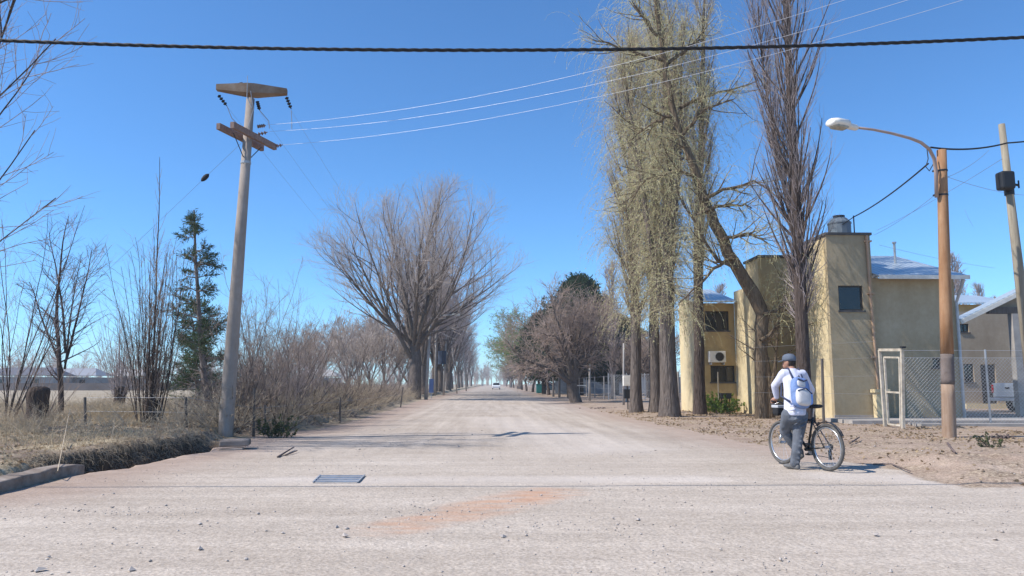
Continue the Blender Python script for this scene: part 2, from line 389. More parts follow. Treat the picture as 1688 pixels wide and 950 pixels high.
rust_w = np.maximum(seg_w(X_, Y_, G(640, 872)[:2], G(760, 848)[:2], .42), seg_w(X_, Y_, G(790, 838)[:2], G(905, 812)[:2], .55))
pale_w = np.maximum(np.maximum(seg_w(X_, Y_, G(460, 792)[:2], G(1150, 790)[:2], .55), seg_w(X_, Y_, G(1380, 785)[:2], G(1530, 792)[:2], .7)), .8*seg_w(X_, Y_, G(820, 690)[:2], G(1000, 740)[:2], 1.6))
soil_w = np.clip(np.maximum(np.exp(-((verge_l+.3)/1.1)**2)*(verge_l < .6), .9*np.exp(-((verge_r+.2)/1.1)**2)*(Y_ > 13)), 0, 1)
ditch_shade_w = sm(-.1, .05, verge_l)*(1-sm(.74, .86, verge_l+(fbm(X_*2.6, Y_*2.6, 61)-.45)*.5+(fbm(X_*1.3, Y_*1.3, 3)-.47)*.14))*sm(11.3, 12.0, Y_)*(1-sm(17, 18, Y_))*(X_ < -3)  # mask for the shade painted along the ditch
attrs = {'ditch_shade': ditch_shade_w, 'left': sm(-.12, .18, verge_l), 'right': sm(-.3, .3, verge_r), 'field': sm(34, 55, Y_+abs(X_)*.6), 'rusty': rust_w, 'pale': pale_w, 'soil': soil_w,
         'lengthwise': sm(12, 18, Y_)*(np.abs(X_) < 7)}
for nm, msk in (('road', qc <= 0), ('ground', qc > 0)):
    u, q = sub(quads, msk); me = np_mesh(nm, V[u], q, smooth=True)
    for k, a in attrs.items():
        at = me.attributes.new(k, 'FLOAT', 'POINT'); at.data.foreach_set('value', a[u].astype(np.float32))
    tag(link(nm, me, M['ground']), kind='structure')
# ------------------------------------------------------------------ trees: branches grown level by level
def nrm(a): return a/np.maximum(np.linalg.norm(a, axis=-1, keepdims=True), 1e-9)
def grow(rng, P0, D0, L, r0, r1, K=5, wob=.12, up=0.0, down=0.0):
    N = len(P0); Pt = np.zeros((N, K, 3)); Pt[:, 0] = P0; d = nrm(np.array(D0, float)); L = np.broadcast_to(L, (N,)); st = (L/(K-1))[:, None]
    for k in range(1, K):
        d = d+rng.normal(0, wob, (N, 3)); d[:, 2] += up-down*k/(K-1); d = nrm(d); Pt[:, k] = Pt[:, k-1]+d*st
    t = np.linspace(0, 1, K)[None, :]; Rr = np.broadcast_to(r0, (N,))[:, None]*(1-t)+np.broadcast_to(r1, (N,))[:, None]*t
    return Pt, Rr
def spawn(rng, Pt, Rr, m, t0, t1, ang, angv, thin=.6, rmin=.0, outward=None, parity=False):
    N, K, _ = Pt.shape
    t = (t0+(t1-t0)*(np.arange(m)[None, :]+rng.random((N, m)))/m); f = t*(K-1); i = np.minimum(f.astype(int), K-2); fr = (f-i)[..., None]
    ar = np.arange(N)[:, None]; A = Pt[ar, i]; B = Pt[ar, i+1]; pos = A*(1-fr)+B*fr; T = nrm(B-A)
    rad = Rr[ar, i]*(1-fr[..., 0])+Rr[ar, i+1]*fr[..., 0]
    rnd = rng.normal(0, 1, (N, m, 3))
    if outward is not None: rnd = rnd*outward+nrm(pos-np.array([0, 0, 0]))*np.array([1, 1, 0])
    pr = nrm(rnd-T*(rnd*T).sum(-1, keepdims=True))
    a = rng.normal(ang, angv, (N, m))[..., None]; d = T*np.cos(a)+pr*np.sin(a)
    return pos.reshape(-1, 3), d.reshape(-1, 3), np.maximum(rad.reshape(-1)*thin, rmin), t.reshape(-1)
def tubes(sets):
    """(points, radii, sides) arrays -> verts, quads"""
    VV = []; QQ = []; off = 0
    for Pt, Rr, n in sets:
        N, K, _ = Pt.shape
        if N == 0: continue
        T = np.empty_like(Pt); T[:, 1:-1] = Pt[:, 2:]-Pt[:, :-2]; T[:, 0] = Pt[:, 1]-Pt[:, 0]; T[:, -1] = Pt[:, -1]-Pt[:, -2]; T = nrm(T)
        m = nrm(Pt[:, -1]-Pt[:, 0])
        ref = np.where(np.abs(m[:, 2:3]) < .8, np.array([[0, 0, 1.]]), np.array([[1., 0, 0]]))[:, None, :]
        a = nrm(np.cross(T, ref)); b = np.cross(T, a)
        th = 2*np.pi*np.arange(n)/n
        ring = a[:, :, None]*np.cos(th)[:, None]+b[:, :, None]*np.sin(th)[:, None]
        Vv = Pt[:, :, None]+ring*Rr[:, :, None, None]
        id_ = np.arange(N*K*n).reshape(N, K, n)+off
        q = np.stack([id_[:, :-1], np.roll(id_[:, :-1], -1, 2), np.roll(id_[:, 1:], -1, 2), id_[:, 1:]], -1)
        VV.append(Vv.reshape(-1, 3)); QQ.append(q.reshape(-1, 4)); off += N*K*n
    return np.concatenate(VV), np.concatenate(QQ)
def leaves(rng, pos, ln, wd, flat=0.0, dirs=None, droop=0.0):
    N = len(pos); d = rng.normal(0, 1, (N, 3)) if dirs is None else dirs+rng.normal(0, .35, (N, 3)); d[:, 2] -= droop; d[:, 2] *= (1-flat); d = nrm(d)
    s = nrm(np.cross(d, rng.normal(0, 1, (N, 3)))); l = (ln*(.6+.8*rng.random(N)))[:, None]; w = (wd*(.6+.8*rng.random(N)))[:, None]
    V = np.stack([pos, pos+d*l*.5+s*w*.5, pos+d*l, pos+d*l*.5-s*w*.5], 1).reshape(-1, 3)
    return V, np.arange(N*4).reshape(N, 4)
def along(rng, Pt, m, t0=0.0, t1=1.0):
    p, d, r, t = spawn(rng, Pt, np.ones(Pt.shape[:2]), m, t0, t1, .5, .3); return p, d
def make_tree(name, label, cat, loc, wood, twigs, bark_m, twig_m, leaf=None, leaf_m=None, group=None, trunk_name='trunk', crown_name='crown', rz=0, leaf_name='leaves'):
    t = thing(name, label, cat, loc, rz, group)
    v, q = tubes(wood); link(trunk_name, np_mesh(trunk_name, v, q, True), M[bark_m], t)
    if twigs:
        v, q = tubes(twigs); link(crown_name, np_mesh(crown_name, v, q), M[twig_m], t)
    if leaf is not None: link(leaf_name, np_mesh(leaf_name, leaf[0], leaf[1]), M[leaf_m], t)
    return t
def base(px, py, d=-.06): p = GT(px, py); p.z += d; return p
def placed(x, y, d=-.06): return Vector((x, y, TZ(x, y)+d))
def relabel(o, label): o['label'] = label; return o
Z3 = np.zeros((1, 3)); UPV = np.array([[0, 0, 1.]])

# --- fan-shaped elm: short bole, many limbs opening like a vase
def fan_parts(seed, H, spread, bole=.12, r=.42, limbs=9, n2=7, n3=8, n4=7, dome=.12, tw=.007):
    rng = np.random.default_rng(seed)
    A, RA = grow(rng, Z3, UPV, [H*bole], [r*1.15], [r*.9], 6, .03)
    az = np.linspace(0, 2*np.pi, limbs, endpoint=False)+rng.uniform(-.3, .3, limbs); tilt = rng.uniform(.12, 1, limbs)**.8*spread
    tilt[:2] *= .35
    D = np.stack([np.cos(az)*np.sin(tilt), np.sin(az)*np.sin(tilt), np.cos(tilt)], -1)
    st = A[0, -1]-np.array([0, 0, 1])*rng.uniform(0, H*bole*.35, (limbs, 1))
    L1 = H*(1-bole)*rng.uniform(.82, 1.0, limbs)*(1-dome*tilt)
    B, RB = grow(rng, st, D, L1, r*rng.uniform(.26, .42, limbs), .018, 12, .05, .022)
    p, d, rr, t = spawn(rng, B, RB, n2, .18, .92, .55, .12, .55, .02); L2 = H*.36*(1.08-t*.75)
    Cc, RC = grow(rng, p, d, L2, rr, .012, 8, .07, .06)
    p, d, rr, t = spawn(rng, np.concatenate([Cc]), RC, n3, .15, .97, .55, .15, .55, .010); L3 = H*.14*(1.1-t*.6)
    E, RE = grow(rng, p, d, L3, rr, tw, 6, .09, .05)
    p, d, rr, t = spawn(rng, E, RE, n4, .15, 1.0, .6, .2, .6, tw); F, RF = grow(rng, p, d, H*.055*rng.uniform(.6, 1.2, len(p)), rr, tw*.6, 4, .12, .04)
    p, d, rr, t = spawn(rng, B, RB, 16, .45, 1.0, .6, .2, .3, tw); F2, RF2 = grow(rng, p, d, H*.08*rng.uniform(.6, 1.2, len(p)), rr, tw*.6, 4, .12, .04)
    return [(A, RA, 14), (B, RB, 9), (Cc, RC, 6)], [(E, RE, 4), (F, RF, 3), (F2, RF2, 3)]
# --- Lombardy poplar: straight mast with upswept branches
def poplar_parts(seed, H, w, r=.3, n1=90, n2=9, n3=5, first=.12, masts=0, tw=.006, up=.16, lean=(0, 0), low_start=True):
    rng = np.random.default_rng(seed)
    D0 = np.array([[lean[0], lean[1], 1.]])
    A, RA = grow(rng, Z3, D0, [H], [r], [.03], 26, .014, .02); tt = np.linspace(0, 1, 26); RA = (r*(1-tt)**.8+.02+r*.35*np.exp(-tt*45))[None, :]
    wood = [(A, RA, 14)]
    if masts:
        p, d, rr, t = spawn(rng, A, RA, masts, .1, .4, .22, .05, .45, .03); Bm, Rm = grow(rng, p, d, H*(.8-t)*.9, rr, .02, 14, .025, .13); wood.append((Bm, Rm, 8))
        p2, d2, r2, t2 = spawn(rng, Bm, Rm, max(6, n1//(masts*2)), .1, .95, .4, .1, .4, .012); L2 = H*.12*(1.1-t2*.6)
    p, d, rr, t = spawn(rng, A, RA, n1, first, .98, .55, .14, .28, .014)
    prof = np.clip(1.25*np.sin(np.pi*np.clip((t-first)/(1-first), 0, 1)**.62)+.15, .15, 1)
    L = w*2.2*prof*rng.uniform(.7, 1.15, len(p))
    if masts: p = np.concatenate([p, p2]); d = np.concatenate([d, d2]); rr = np.concatenate([rr, r2]); L = np.concatenate([L, L2])
    B, RB = grow(rng, p, d, L, rr, .009, 8, .05, up); wood.append((B, RB, 5))
    p, d, rr, t = spawn(rng, B, RB, n2, .12, 1.0, .42, .14, .5, tw*1.15); Cc, RC = grow(rng, p, d, w*.75*(1.15-t*.5)*rng.uniform(.6, 1.2, len(p)), rr, tw*.8, 5, .06, .12)
    p, d, rr, t = spawn(rng, Cc, RC, n3, .2, 1.0, .45, .15, .6, tw*.8); E, RE = grow(rng, p, d, w*.32*rng.uniform(.6, 1.3, len(p)), rr, tw*.55, 4, .08, .10)
    return wood, [(Cc, RC, 3), (E, RE, 3)], (B, Cc)
# --- clump of upright shoots from one stool
def clump_parts(seed, H, n=26, rad=.25, spread=.22, r=.03, n2=7, n3=3, tw=.005, curve=.02, wob=.04, angle=.5):
    rng = np.random.default_rng(seed); az = rng.uniform(0, 2*np.pi, n); q = rng.uniform(0, 1, n)**.6
    st = np.stack([np.cos(az)*q*rad, np.sin(az)*q*rad, np.zeros(n)], -1); ti = rng.normal(0, 1, n)*.35*spread+q*spread
    D = np.stack([np.cos(az)*np.sin(ti), np.sin(az)*np.sin(ti), np.cos(ti)], -1)
    Ls = H*rng.uniform(.35, 1, n)**.8
    A, RA = grow(rng, st, D, Ls, r*rng.uniform(.4, 1, n), tw, 12, wob, curve)
    p, d, rr, t = spawn(rng, A, RA, n2, .12, .95, angle, .15, .6, tw); B, RB = grow(rng, p, d, H*.2*(1.1-t*.7)*rng.uniform(.5, 1.3, len(p)), rr, tw*.7, 6, .09, .05)
    p, d, rr, t = spawn(rng, B, RB, n3, .2, 1, .6, .2, .7, tw*.7); Cc, RC = grow(rng, p, d, H*.07*rng.uniform(.5, 1.3, len(p)), rr, tw*.5, 4, .12, .03)
    return [(A, RA, 6)], [(B, RB, 3), (Cc, RC, 3)], (A, B, Cc)
# --- round bushy crown (bare)
def round_parts(seed, H, bole=.2, r=.26, spread=.95, limbs=6, n2=8, n3=8, n4=6, tw=.008, lean=0.0, up=.03):
    rng = np.random.default_rng(seed)
    A, RA = grow(rng, Z3, np.array([[lean, 0, 1.]]), [H*bole], [r*1.2], [r*.9], 6, .04)
    az = np.linspace(0, 2*np.pi, limbs, endpoint=False)+rng.uniform(-.35, .35, limbs); tilt = rng.uniform(.2, 1, limbs)*spread
    D = np.stack([np.cos(az)*np.sin(tilt), np.sin(az)*np.sin(tilt), np.cos(tilt)], -1)
    B, RB = grow(rng, A[0, -1]-np.array([[0, 0, .1]])*np.ones((limbs, 1)), D, H*.62*rng.uniform(.8, 1.1, limbs), r*.5, .03, 9, .10, up)
    p, d, rr, t = spawn(rng, B, RB, n2, .15, 1, .75, .2, .55, .02); Cc, RC = grow(rng, p, d, H*.34*(1.1-t*.6), rr, .014, 7, .12, up)
    p, d, rr, t = spawn(rng, Cc, RC, n3, .15, 1, .75, .2, .55, tw*1.2); E, RE = grow(rng, p, d, H*.16*rng.uniform(.6, 1.2, len(p)), rr, tw, 5, .14, up)
    p, d, rr, t = spawn(rng, E, RE, n4, .15, 1, .8, .25, .7, tw*.9); F, RF = grow(rng, p, d, H*.075*rng.uniform(.6, 1.3, len(p)), rr, tw*.6, 4, .15, up)
    return [(A, RA, 12), (B, RB, 8), (Cc, RC, 5)], [(E, RE, 3), (F, RF, 3)], (E, F)
def conifer_tufts(rng, H, w, whorls, per, droop=.1, tuft=26, tl=.12, tw=.02, prof=lambda t: 1-t):
    t = (np.arange(whorls*per)//per+rng.random(whorls*per))/whorls; t = np.clip(t, 0, .99); z = H*(.12+.86*t); az = rng.uniform(0, 2*np.pi, len(t))
    Lb = w*np.array([prof(x) for x in t])*rng.uniform(.6, 1.15, len(t))+.15
    D = np.stack([np.cos(az), np.sin(az), rng.uniform(-.05, .45, len(t))-droop], -1)
    st = np.stack([np.zeros(len(t)), np.zeros(len(t)), z], -1); return st, D, Lb, t

# ================================================================== LEFT SIDE
# tall bare tree cut by the left edge of the photo
w_, t_ = fan_parts(11, 12.5, .55, bole=.10, r=.15, limbs=9, n2=8, n3=7, n4=4, tw=.006)
make_tree('bare_tree', 'tall bare tree with upswept lilac-grey branches cut by the left edge of the photo', 'tree', placed(-13.1, 16.6), w_, t_, 'bark_dark', 'twig_lilac')
w_, t_, _ = clump_parts(12, 7.5, 14, .25, .42, .026, 9, 5, .005, .03, .06, .6)
make_tree('bare_tree', 'many-stemmed bare young tree standing just left of the dark stump', 'tree', base(8, 690), w_, t_, 'bark_dark', 'twig_lilac')
# slim dark forked tree
def slim_tree(seed, H):
    rng = np.random.default_rng(seed)
    A, RA = grow(rng, np.array([[0, 0, 0], [.03, 0, .25*H], [-.02, 0, .2*H], [.02, 0, .3*H], [0, .05, .22*H]]), np.array([[.02, 0, 1], [.16, .1, 1], [-.42, 0, 1], [-.10, -.2, 1], [.2, -.2, 1.]]),
                 np.array([H, H*.6, H*.5, H*.62, H*.55]), np.array([.105, .05, .05, .05, .04]), .010, 16, .035, .03)
    p, d, rr, t = spawn(rng, A, RA, 22, .12, .97, .85, .2, .4, .008); B, RB = grow(rng, p, d, H*.19*(1.15-t*.8)*rng.uniform(.6, 1.2, len(p)), rr, .006, 7, .08, .05)
    p, d, rr, t = spawn(rng, B, RB, 7, .15, 1, .7, .2, .6, .006); Cc, RC = grow(rng, p, d, H*.055*rng.uniform(.5, 1.3, len(p)), rr, .0035, 4, .12, .03)
    return [(A, RA, 9)], [(B, RB, 4), (Cc, RC, 3)]
w_, t_ = slim_tree(5, 7.4)
make_tree('bare_tree', 'slim dark forked bare tree standing right behind the rounded dark stump', 'tree', base(100, 682), w_, t_, 'bark_dark', 'twig_dark')
# stump with rounded top
def stump(px, py, h, r, label, seed):
    b = base(px, py); rng = random.Random(seed); t = thing('tree_stump', label, 'stump', b)
    mb = MB(); rings = []
    for z, k in ((0, 1.18), (.12, 1.02), (.45, .95), (.72, 1.0), (.86, 1.04), (.95, .9), (1.0, .55)):
        rings.append(((rng.uniform(-.02, .02), 0, z*h), (r*k*rng.uniform(.95, 1.05), 0, 0), (0, r*k*rng.uniform(.9, 1.0), 0)))
    mb.loft(rings); mb.build('stump_wood', M['bark_dark'], t, smooth=True); return t
st1 = stump(60, 697, 1.08, .29, 'thick dark rounded stump standing on the left bank near the photo edge', 1)
w_, t_, _ = clump_parts(31, 2.2, 18, .3, .55, .012, 5, 2, .004); v, q = tubes(w_+t_); link('shoots', np_mesh('shoots', v, q), M['twig_brown'], st1)
st2 = stump(196, 672, 1.0, .26, 'dark pollard stump with a fan of shoots between the slim tree and the shoot clump', 2)
w_, t_, _ = clump_parts(32, 4.6, 40, .3, .42, .022, 7, 3, .005); v, q = tubes(w_+t_); link('shoots', np_mesh('shoots', v+np.array([0, 0, .6]), q), M['twig_lilac'], st2)
# tall clump of shoots with one long leader
w_, t_, (A, B, Cc) = clump_parts(33, 5.6, 52, .3, .20, .019, 9, 3, .0045, .02, .04)
rng = np.random.default_rng(77); A2, RA2 = grow(rng, Z3, np.array([[.015, 0, 1.]]), [7.7], [.038], [.006], 18, .012, .02)
p, d, rr, t = spawn(rng, A2, RA2, 22, .35, .95, .32, .1, .5, .007); B2, RB2 = grow(rng, p, d, 1.3*(1.2-t), rr, .004, 7, .04, .06)
sp_t = make_tree('sprouting_tree', 'dense clump of upright shoots with one tall leader, left of the pine', 'tree', base(246, 697), w_+[(A2, RA2, 8)], t_+[(B2, RB2, 3)], 'bark_dark', 'twig_brown')
mb = MB(); mb.loft([((0, 0, 0), (.22, 0, 0), (0, .2, 0)), ((.02, 0, .3), (.19, 0, 0), (0, .17, 0)), ((0, 0, .65), (.16, 0, 0), (0, .17, 0)), ((0, 0, .8), (.07, 0, 0), (0, .07, 0))]); mb.build('stump_base', M['bark_dark'], sp_t, smooth=True)
# ragged pine
def ragged_pine(seed, H):
    rng = np.random.default_rng(seed)
    A, RA = grow(rng, Z3, np.array([[-.16, 0, 1.]]), [H], [.13], [.03], 16, .03, .03)
    st, D, Lb, t = conifer_tufts(rng, H, 1.5, 13, 4, .02, prof=lambda t: (.35+.65*abs(math.sin(t*9.5+.6)))*(1-t)**.55)
    i = np.minimum((st[:, 2]/H*15).astype(int), 14); st = A[0, i]
    B, RB = grow(rng, st, D, Lb, .028, .008, 7, .10, .03)
    p, d, rr, tt = spawn(rng, B, RB, 7, .35, 1, .7, .2, .6, .006); Cc, RC = grow(rng, p, d, .38*rng.uniform(.6, 1.2, len(p)), rr, .004, 4, .1, .06)
    lp, ld = along(rng, Cc, 24, .1, 1.0); lp = lp+rng.normal(0, .055, lp.shape)*np.array([1, 1, .5]); lf = leaves(rng, lp, .14, .026, dirs=ld)
    return [(A, RA, 9), (B, RB, 5)], [(Cc, RC, 3)], lf
w_, t_, lf = ragged_pine(4, 7.7)
make_tree('pine_tree', 'ragged leaning pine with flat tufts of grey-green needles left of the concrete pole', 'tree', placed(-10.6, 29), w_, t_, 'bark_grey', 'twig_brown', lf, 'leaf_pine', leaf_name='needles')
w_, t_, lf = ragged_pine(9, 4.6)
make_tree('pine_tree', 'short bushy dark pine low behind the leaning pine', 'tree', placed(-11.3, 31), w_, t_, 'bark_grey', 'twig_brown', lf, 'leaf_pine', leaf_name='needles')
w_, t_, lf = ragged_pine(19, 4.2)
make_tree('pine_tree', 'low wide yellow-green pine just left of the concrete pole at the field edge', 'tree', placed(-13.6, 36), w_, t_, 'bark_grey', 'twig_brown', lf, 'leaf_pine', leaf_name='needles')

# thicket along the left side of the road
protos = []
for s, (H, n, sp, cv) in enumerate([(2.3, 38, .8, .01), (1.8, 44, .95, -.01), (5.0, 15, .28, .02), (2.7, 30, .6, .0)]):
    w_, t_, _ = clump_parts(50+s, H, n, .5, sp, .017, 9, 6, .004, cv, .09, .7)
    o = make_tree('bare_shrub', 'grey-brown leafless shrub in the thicket along the left of the road', 'shrub', (0, 0, -50), w_, t_, ['bark_brown', 'bark_dark', 'bark_grey', 'bark_brown'][s], ['twig_brown', 'twig_straw', 'twig_brown', 'twig_lilac'][s],
                  group='bare shrubs in the thicket left of the road', trunk_name='stems', crown_name='twigs'); protos.append(o)
rr_ = random.Random(4); used = [False]*4
spots = [(-8.3, 19.5, 3), (-7.0, 21.5, 0), (-8.8, 22, 2), (-6.5, 24, 3), (-7.9, 24.5, 0), (-9.5, 25, 2), (-6.4, 26.5, 1), (-7.6, 27.5, 3), (-9.2, 28.5, 0), (-6.3, 29.5, 1), (-7.9, 31, 2), (-6.2, 33, 0), (-7.4, 34, 3),
         (-9.6, 33, 2), (-6.1, 37, 1), (-7.6, 38.5, 0), (-9.5, 38, 3), (-6.2, 42, 0), (-7.7, 44, 1), (-6.3, 48, 3), (-8.4, 49, 0), (-6.8, 55, 1), (-8.2, 60, 3), (-11.5, 30, 0), (-11.8, 40, 3), (-10.6, 47, 3), (-7.5, 18.2, 2),
         (-10.2, 21.8, 3), (-12.8, 23.5, 0), (-14.5, 21, 3), (-9.0, 17.8, 1), (-15.5, 27, 0), (-13.8, 32, 1), (-16.8, 22, 0), (-7.2, 70, 0), (-7.0, 78, 1), (-7.1, 22.0, 2), (-6.6, 22.8, 2), (-7.3, 24.5, 2), (-7.6, 26, 2), (-6.5, 27, 2), (-9, 31, 2), (-6.6, 19.2, 1), (-7.4, 29.5, 2), (-5.9, 21.2, 1)]
spots = [s for s in spots if s[0]/s[1] > -.345 or s[1] > 29]
KN = ['brown bare shrub', 'low straw-coloured bare shrub', 'tall thin-stemmed bare shrub', 'lilac-grey bare shrub']; cnt_ = [0]*4; ORD2 = ['nearest', 'second nearest', 'third nearest', 'fourth nearest', 'fifth nearest', 'sixth nearest', 'seventh nearest', 'eighth nearest', 'ninth nearest', 'tenth nearest', 'eleventh nearest', 'twelfth nearest', 'thirteenth nearest', 'fourteenth nearest', 'fifteenth nearest']
spots.sort(key=lambda s: s[1])
for (x, y, k) in spots:
    o = protos[k] if not used[k] else tree_copy(protos[k]); used[k] = True
    o['label'] = ORD2[cnt_[k]]+' '+KN[k]+' of the thicket left of the road'; cnt_[k] += 1
    o.location = placed(x, y); o.rotation_euler.z = rr_.uniform(0, 6.28); s = rr_.uniform(.8, 1.15)*(0.5 if x < -10 else 1); o.scale = (s, s, s*rr_.uniform(.85, 1.1))
# green leafy shrub at the ditch end
def leafy(name, label, loc, H, n, seed, lm='leaf_shrub', cnt=14, ls=.05, spread=.8):
    w_, t_, (A, B, Cc) = clump_parts(seed, H, n, .25*H, spread, .012, 8, 3, .004, -.01, .08, .7); rng = np.random.default_rng(seed)
    lp, ld = along(rng, B, cnt, .1, 1.0); lf = leaves(rng, lp, ls, ls*.5, dirs=ld)
    return make_tree(name, label, 'shrub', loc, w_, t_, 'bark_brown', 'twig_brown', lf, lm, trunk_name='stems', crown_name='twigs')
leafy('leafy_shrub', 'low dark green shrub at the right end of the ditch beside the pole', base(455, 722), .75, 16, 81)
leafy('leafy_shrub', 'low green bush growing at the foot of the ochre wall between the trunks', base(1186, 682), 1.15, 26, 82, 'leaf_green', 22, .08)
leafy('weed', 'small green weed with dark seed head by the wire fence at right', base(1638, 738), .42, 9, 83, 'leaf_shrub', 8, .04)

def rocks(rng, x, y, z, s):
    th = np.array([[1, 0, 0], [-1, 0, 0], [0, 1, 0], [0, -1, 0], [0, 0, 1], [0, 0, -.6]], float); n = len(x)
    Vv = th[None]*(s[:, None, None])*rng.uniform(.55, 1.2, (n, 6, 3))*np.array([1, 1, .6]); Vv += rng.normal(0, .12, Vv.shape)*s[:, None, None]; Vv += np.stack([x, y, z+s*.2], -1)[:, None]
    F = np.array([[0, 2, 4], [2, 1, 4], [1, 3, 4], [3, 0, 4], [2, 0, 5], [1, 2, 5], [3, 1, 5], [0, 3, 5]]); return Vv.reshape(-1, 3), (F[None]+np.arange(n)[:, None, None]*6).reshape(-1, 3)
# undergrowth, dry grass, leaf litter, pebbles: uncountable
def scatter(rng, n, x0, x1, y0, y1, cond):
    x = rng.uniform(x0, x1, n); y = rng.uniform(y0, y1, n); z, dl, dr = terrain(x, y); k = cond(x, y, dl, dr, rng.random(n)); return x[k], y[k], z[k]
rng = np.random.default_rng(5)
x, y, z = scatter(rng, 5200, -11.5, -5, 17.5, 62, lambda x, y, dl, dr, u: (dl > .45) & (dl < 4.6) & (u < .85*np.exp(-(dl-1)*.3)) & (x/y > -.42))
x2, y2, z2 = scatter(rng, 5500, -22, -6, 14.0, 45, lambda x, y, dl, dr, u: (dl > .8) & (u < .9*np.clip((fbm(x*.7, y*.7, 91)-.42)*5, .03, 1)))
nb = len(x); x = np.concatenate([x, x2]); y = np.concatenate([y, y2]); z = np.concatenate([z, z2]); sc_ = np.where(np.arange(len(x)) < nb, 1, .55)
P0 = np.stack([x, y, z-.03], -1); D0 = rng.normal(0, .6, P0.shape); D0[:, 2] = abs(D0[:, 2])+.35
A, RA = grow(rng, P0, D0, rng.uniform(.4, 1.35, len(x))*sc_, .006, .003, 7, .22, -.02)
p, d, r_, t = spawn(rng, A, RA, 6, .1, 1, .8, .2, .8, .0035); B, RB = grow(rng, p, d, .34*rng.uniform(.5, 1.4, len(p)), .0035, .002, 4, .2, 0)
v, q = tubes([(A, RA, 4), (B, RB, 3)]); tag(link('undergrowth', np_mesh('undergrowth', v, q), M['twig_straw']), 'tangle of dry thin twigs under the left thicket', 'undergrowth', kind='stuff')
def blades(rng, x, y, z, h, w=.006, lean=.45):
    n = len(x); b = np.stack([x, y, z-.01], -1); d = rng.normal(0, lean, (n, 3)); d[:, 2] = 1; d = nrm(d); hh = (h*rng.uniform(.4, 1.3, n))[:, None]
    s = nrm(np.cross(d, rng.normal(0, 1, (n, 3))))*w; m = b+d*hh*.55; tp = b+d*hh+rng.normal(0, .3, (n, 3))*hh*np.array([1, 1, -.2]); tp[:, 2] = np.maximum(tp[:, 2], z)
    V = np.stack([b-s, b+s, m+s*.7, m-s*.7, tp], 1).reshape(-1, 3); i = np.arange(n)[:, None]*5
    return V, i+np.array([[0, 1, 2, 3]]), i+np.array([[3, 2, 4]])
rng = np.random.default_rng(6)
cl = lambda x, y: fbm(x*.8, y*.8, 31)
x, y, z = scatter(rng, 90000, -19, -5, 9.5, 34, lambda x, y, dl, dr, u: (dl > .72) & (u < np.clip((cl(x, y)-.47)*7, .02, 1)*np.where(y < 15, .55, .85)))
v1, q1, t1 = blades(rng, x, y, z, .11+.10*cl(x, y)*(y > 13)*1.6)
# ---- bright straw tussocks behind the bank
xs = []; ys = []
for cx, cy, sg, n in [(GT(205, 690).x, GT(205, 690).y, .55, 2400), (GT(150, 676).x, GT(150, 676).y, .8, 1700), (GT(290, 690).x, GT(290, 690).y, .6, 1500), (GT(110, 755).x, GT(110, 755).y, .25, 500), (GT(160, 752).x, GT(160, 752).y, .25, 500), (GT(30, 672).x, GT(30, 672).y, .9, 900)]:
    xs.append(rng.normal(cx, sg, n)); ys.append(rng.normal(cy, sg, n))
xs = np.concatenate(xs); ys = np.concatenate(ys); zs, dls, _ = terrain(xs, ys); k = dls > .6
v2, q2, t2 = blades(rng, xs[k], ys[k], zs[k], .42, .005, .5)
n1 = len(v1); tag(link('dry_grass', np_mesh('dry_grass', np.concatenate([v1, v2]), np.concatenate([q1, q2+n1]), T=np.concatenate([t1, t2+n1])), M['straw']), 'dry straw-coloured grass on the left bank', 'grass', kind='stuff')
rng = np.random.default_rng(8)
x, y, z = scatter(rng, 60000, -14, 14, 9.5, 36, lambda x, y, dl, dr, u: ((dl > .55) & (u < .9*np.clip((fbm(x*1.1, y*1.1, 41)-.34)*5, .1, 1))) | ((dr > -.1) & (u < np.clip((fbm(x*1.0, y*1.0, 43)-.38)*5, .04, 1)*np.where(y > 16, 1, .25))))
lp = np.stack([x, y, z+.012], -1); lf = leaves(rng, lp, .07, .05, .75)
tag(link('leaf_litter', np_mesh('leaf_litter', *lf), M['litter']), 'brown fallen leaves and crumbs on both verges', 'leaves', kind='stuff')
# roots, clods and dead grass hanging over the ditch edge
rng = np.random.default_rng(18)
x = rng.uniform(-9, -4.5, 60000); y = rng.uniform(11.2, 17.6, 60000); z, dl, dr = terrain(x, y)
rag = (fbm(x*2.6, y*2.6, 61)-.45)*.5+(fbm(x*1.3, y*1.3, 3)-.47)*.55*.25*sm(8, 14, y); e = dl+rag; k = (e > .55) & (e < .98) & (rng.random(len(x)) < .55); x, y, z = x[k], y[k], z[k]
n = len(x); P0 = np.stack([x, y, z], -1); D0 = np.stack([rng.normal(.45, .4, n), rng.normal(-.35, .4, n), rng.uniform(-.3, .9, n)], -1)
A, RA = grow(rng, P0, D0, rng.uniform(.08, .34, n), .0022, .0012, 5, .25, 0, .75); v, q = tubes([(A, RA, 3)])
tag(link('hanging_grass', np_mesh('hanging_grass', v, q), M['twig_straw']), 'dead grass and roots hanging over the ditch edge', 'grass', kind='stuff')
k = rng.random(n) < .12; v, t3 = rocks(rng, x[k], y[k], z[k]-.02, rng.uniform(.015, .06, k.sum())); tag(link('clods', np_mesh('clods', v, None, T=t3), M['clod']), 'earth clods along the ditch', 'soil', kind='stuff')
x, y, z = scatter(rng, 9000, -9, 11, 9.5, 24, lambda x, y, dl, dr, u: ((dl > .5) & (u < .25)) | ((dr > .2) & (u < .5*np.clip((fbm(x, y, 71)-.42)*5, 0, 1))))
v, t3 = rocks(rng, x, y, z, rng.uniform(.008, .035, len(x))); tag(link('crumbled_soil', np_mesh('crumbled_soil', v, None, T=t3), M['clod']), 'crumbled soil on both verges', 'soil', kind='stuff')
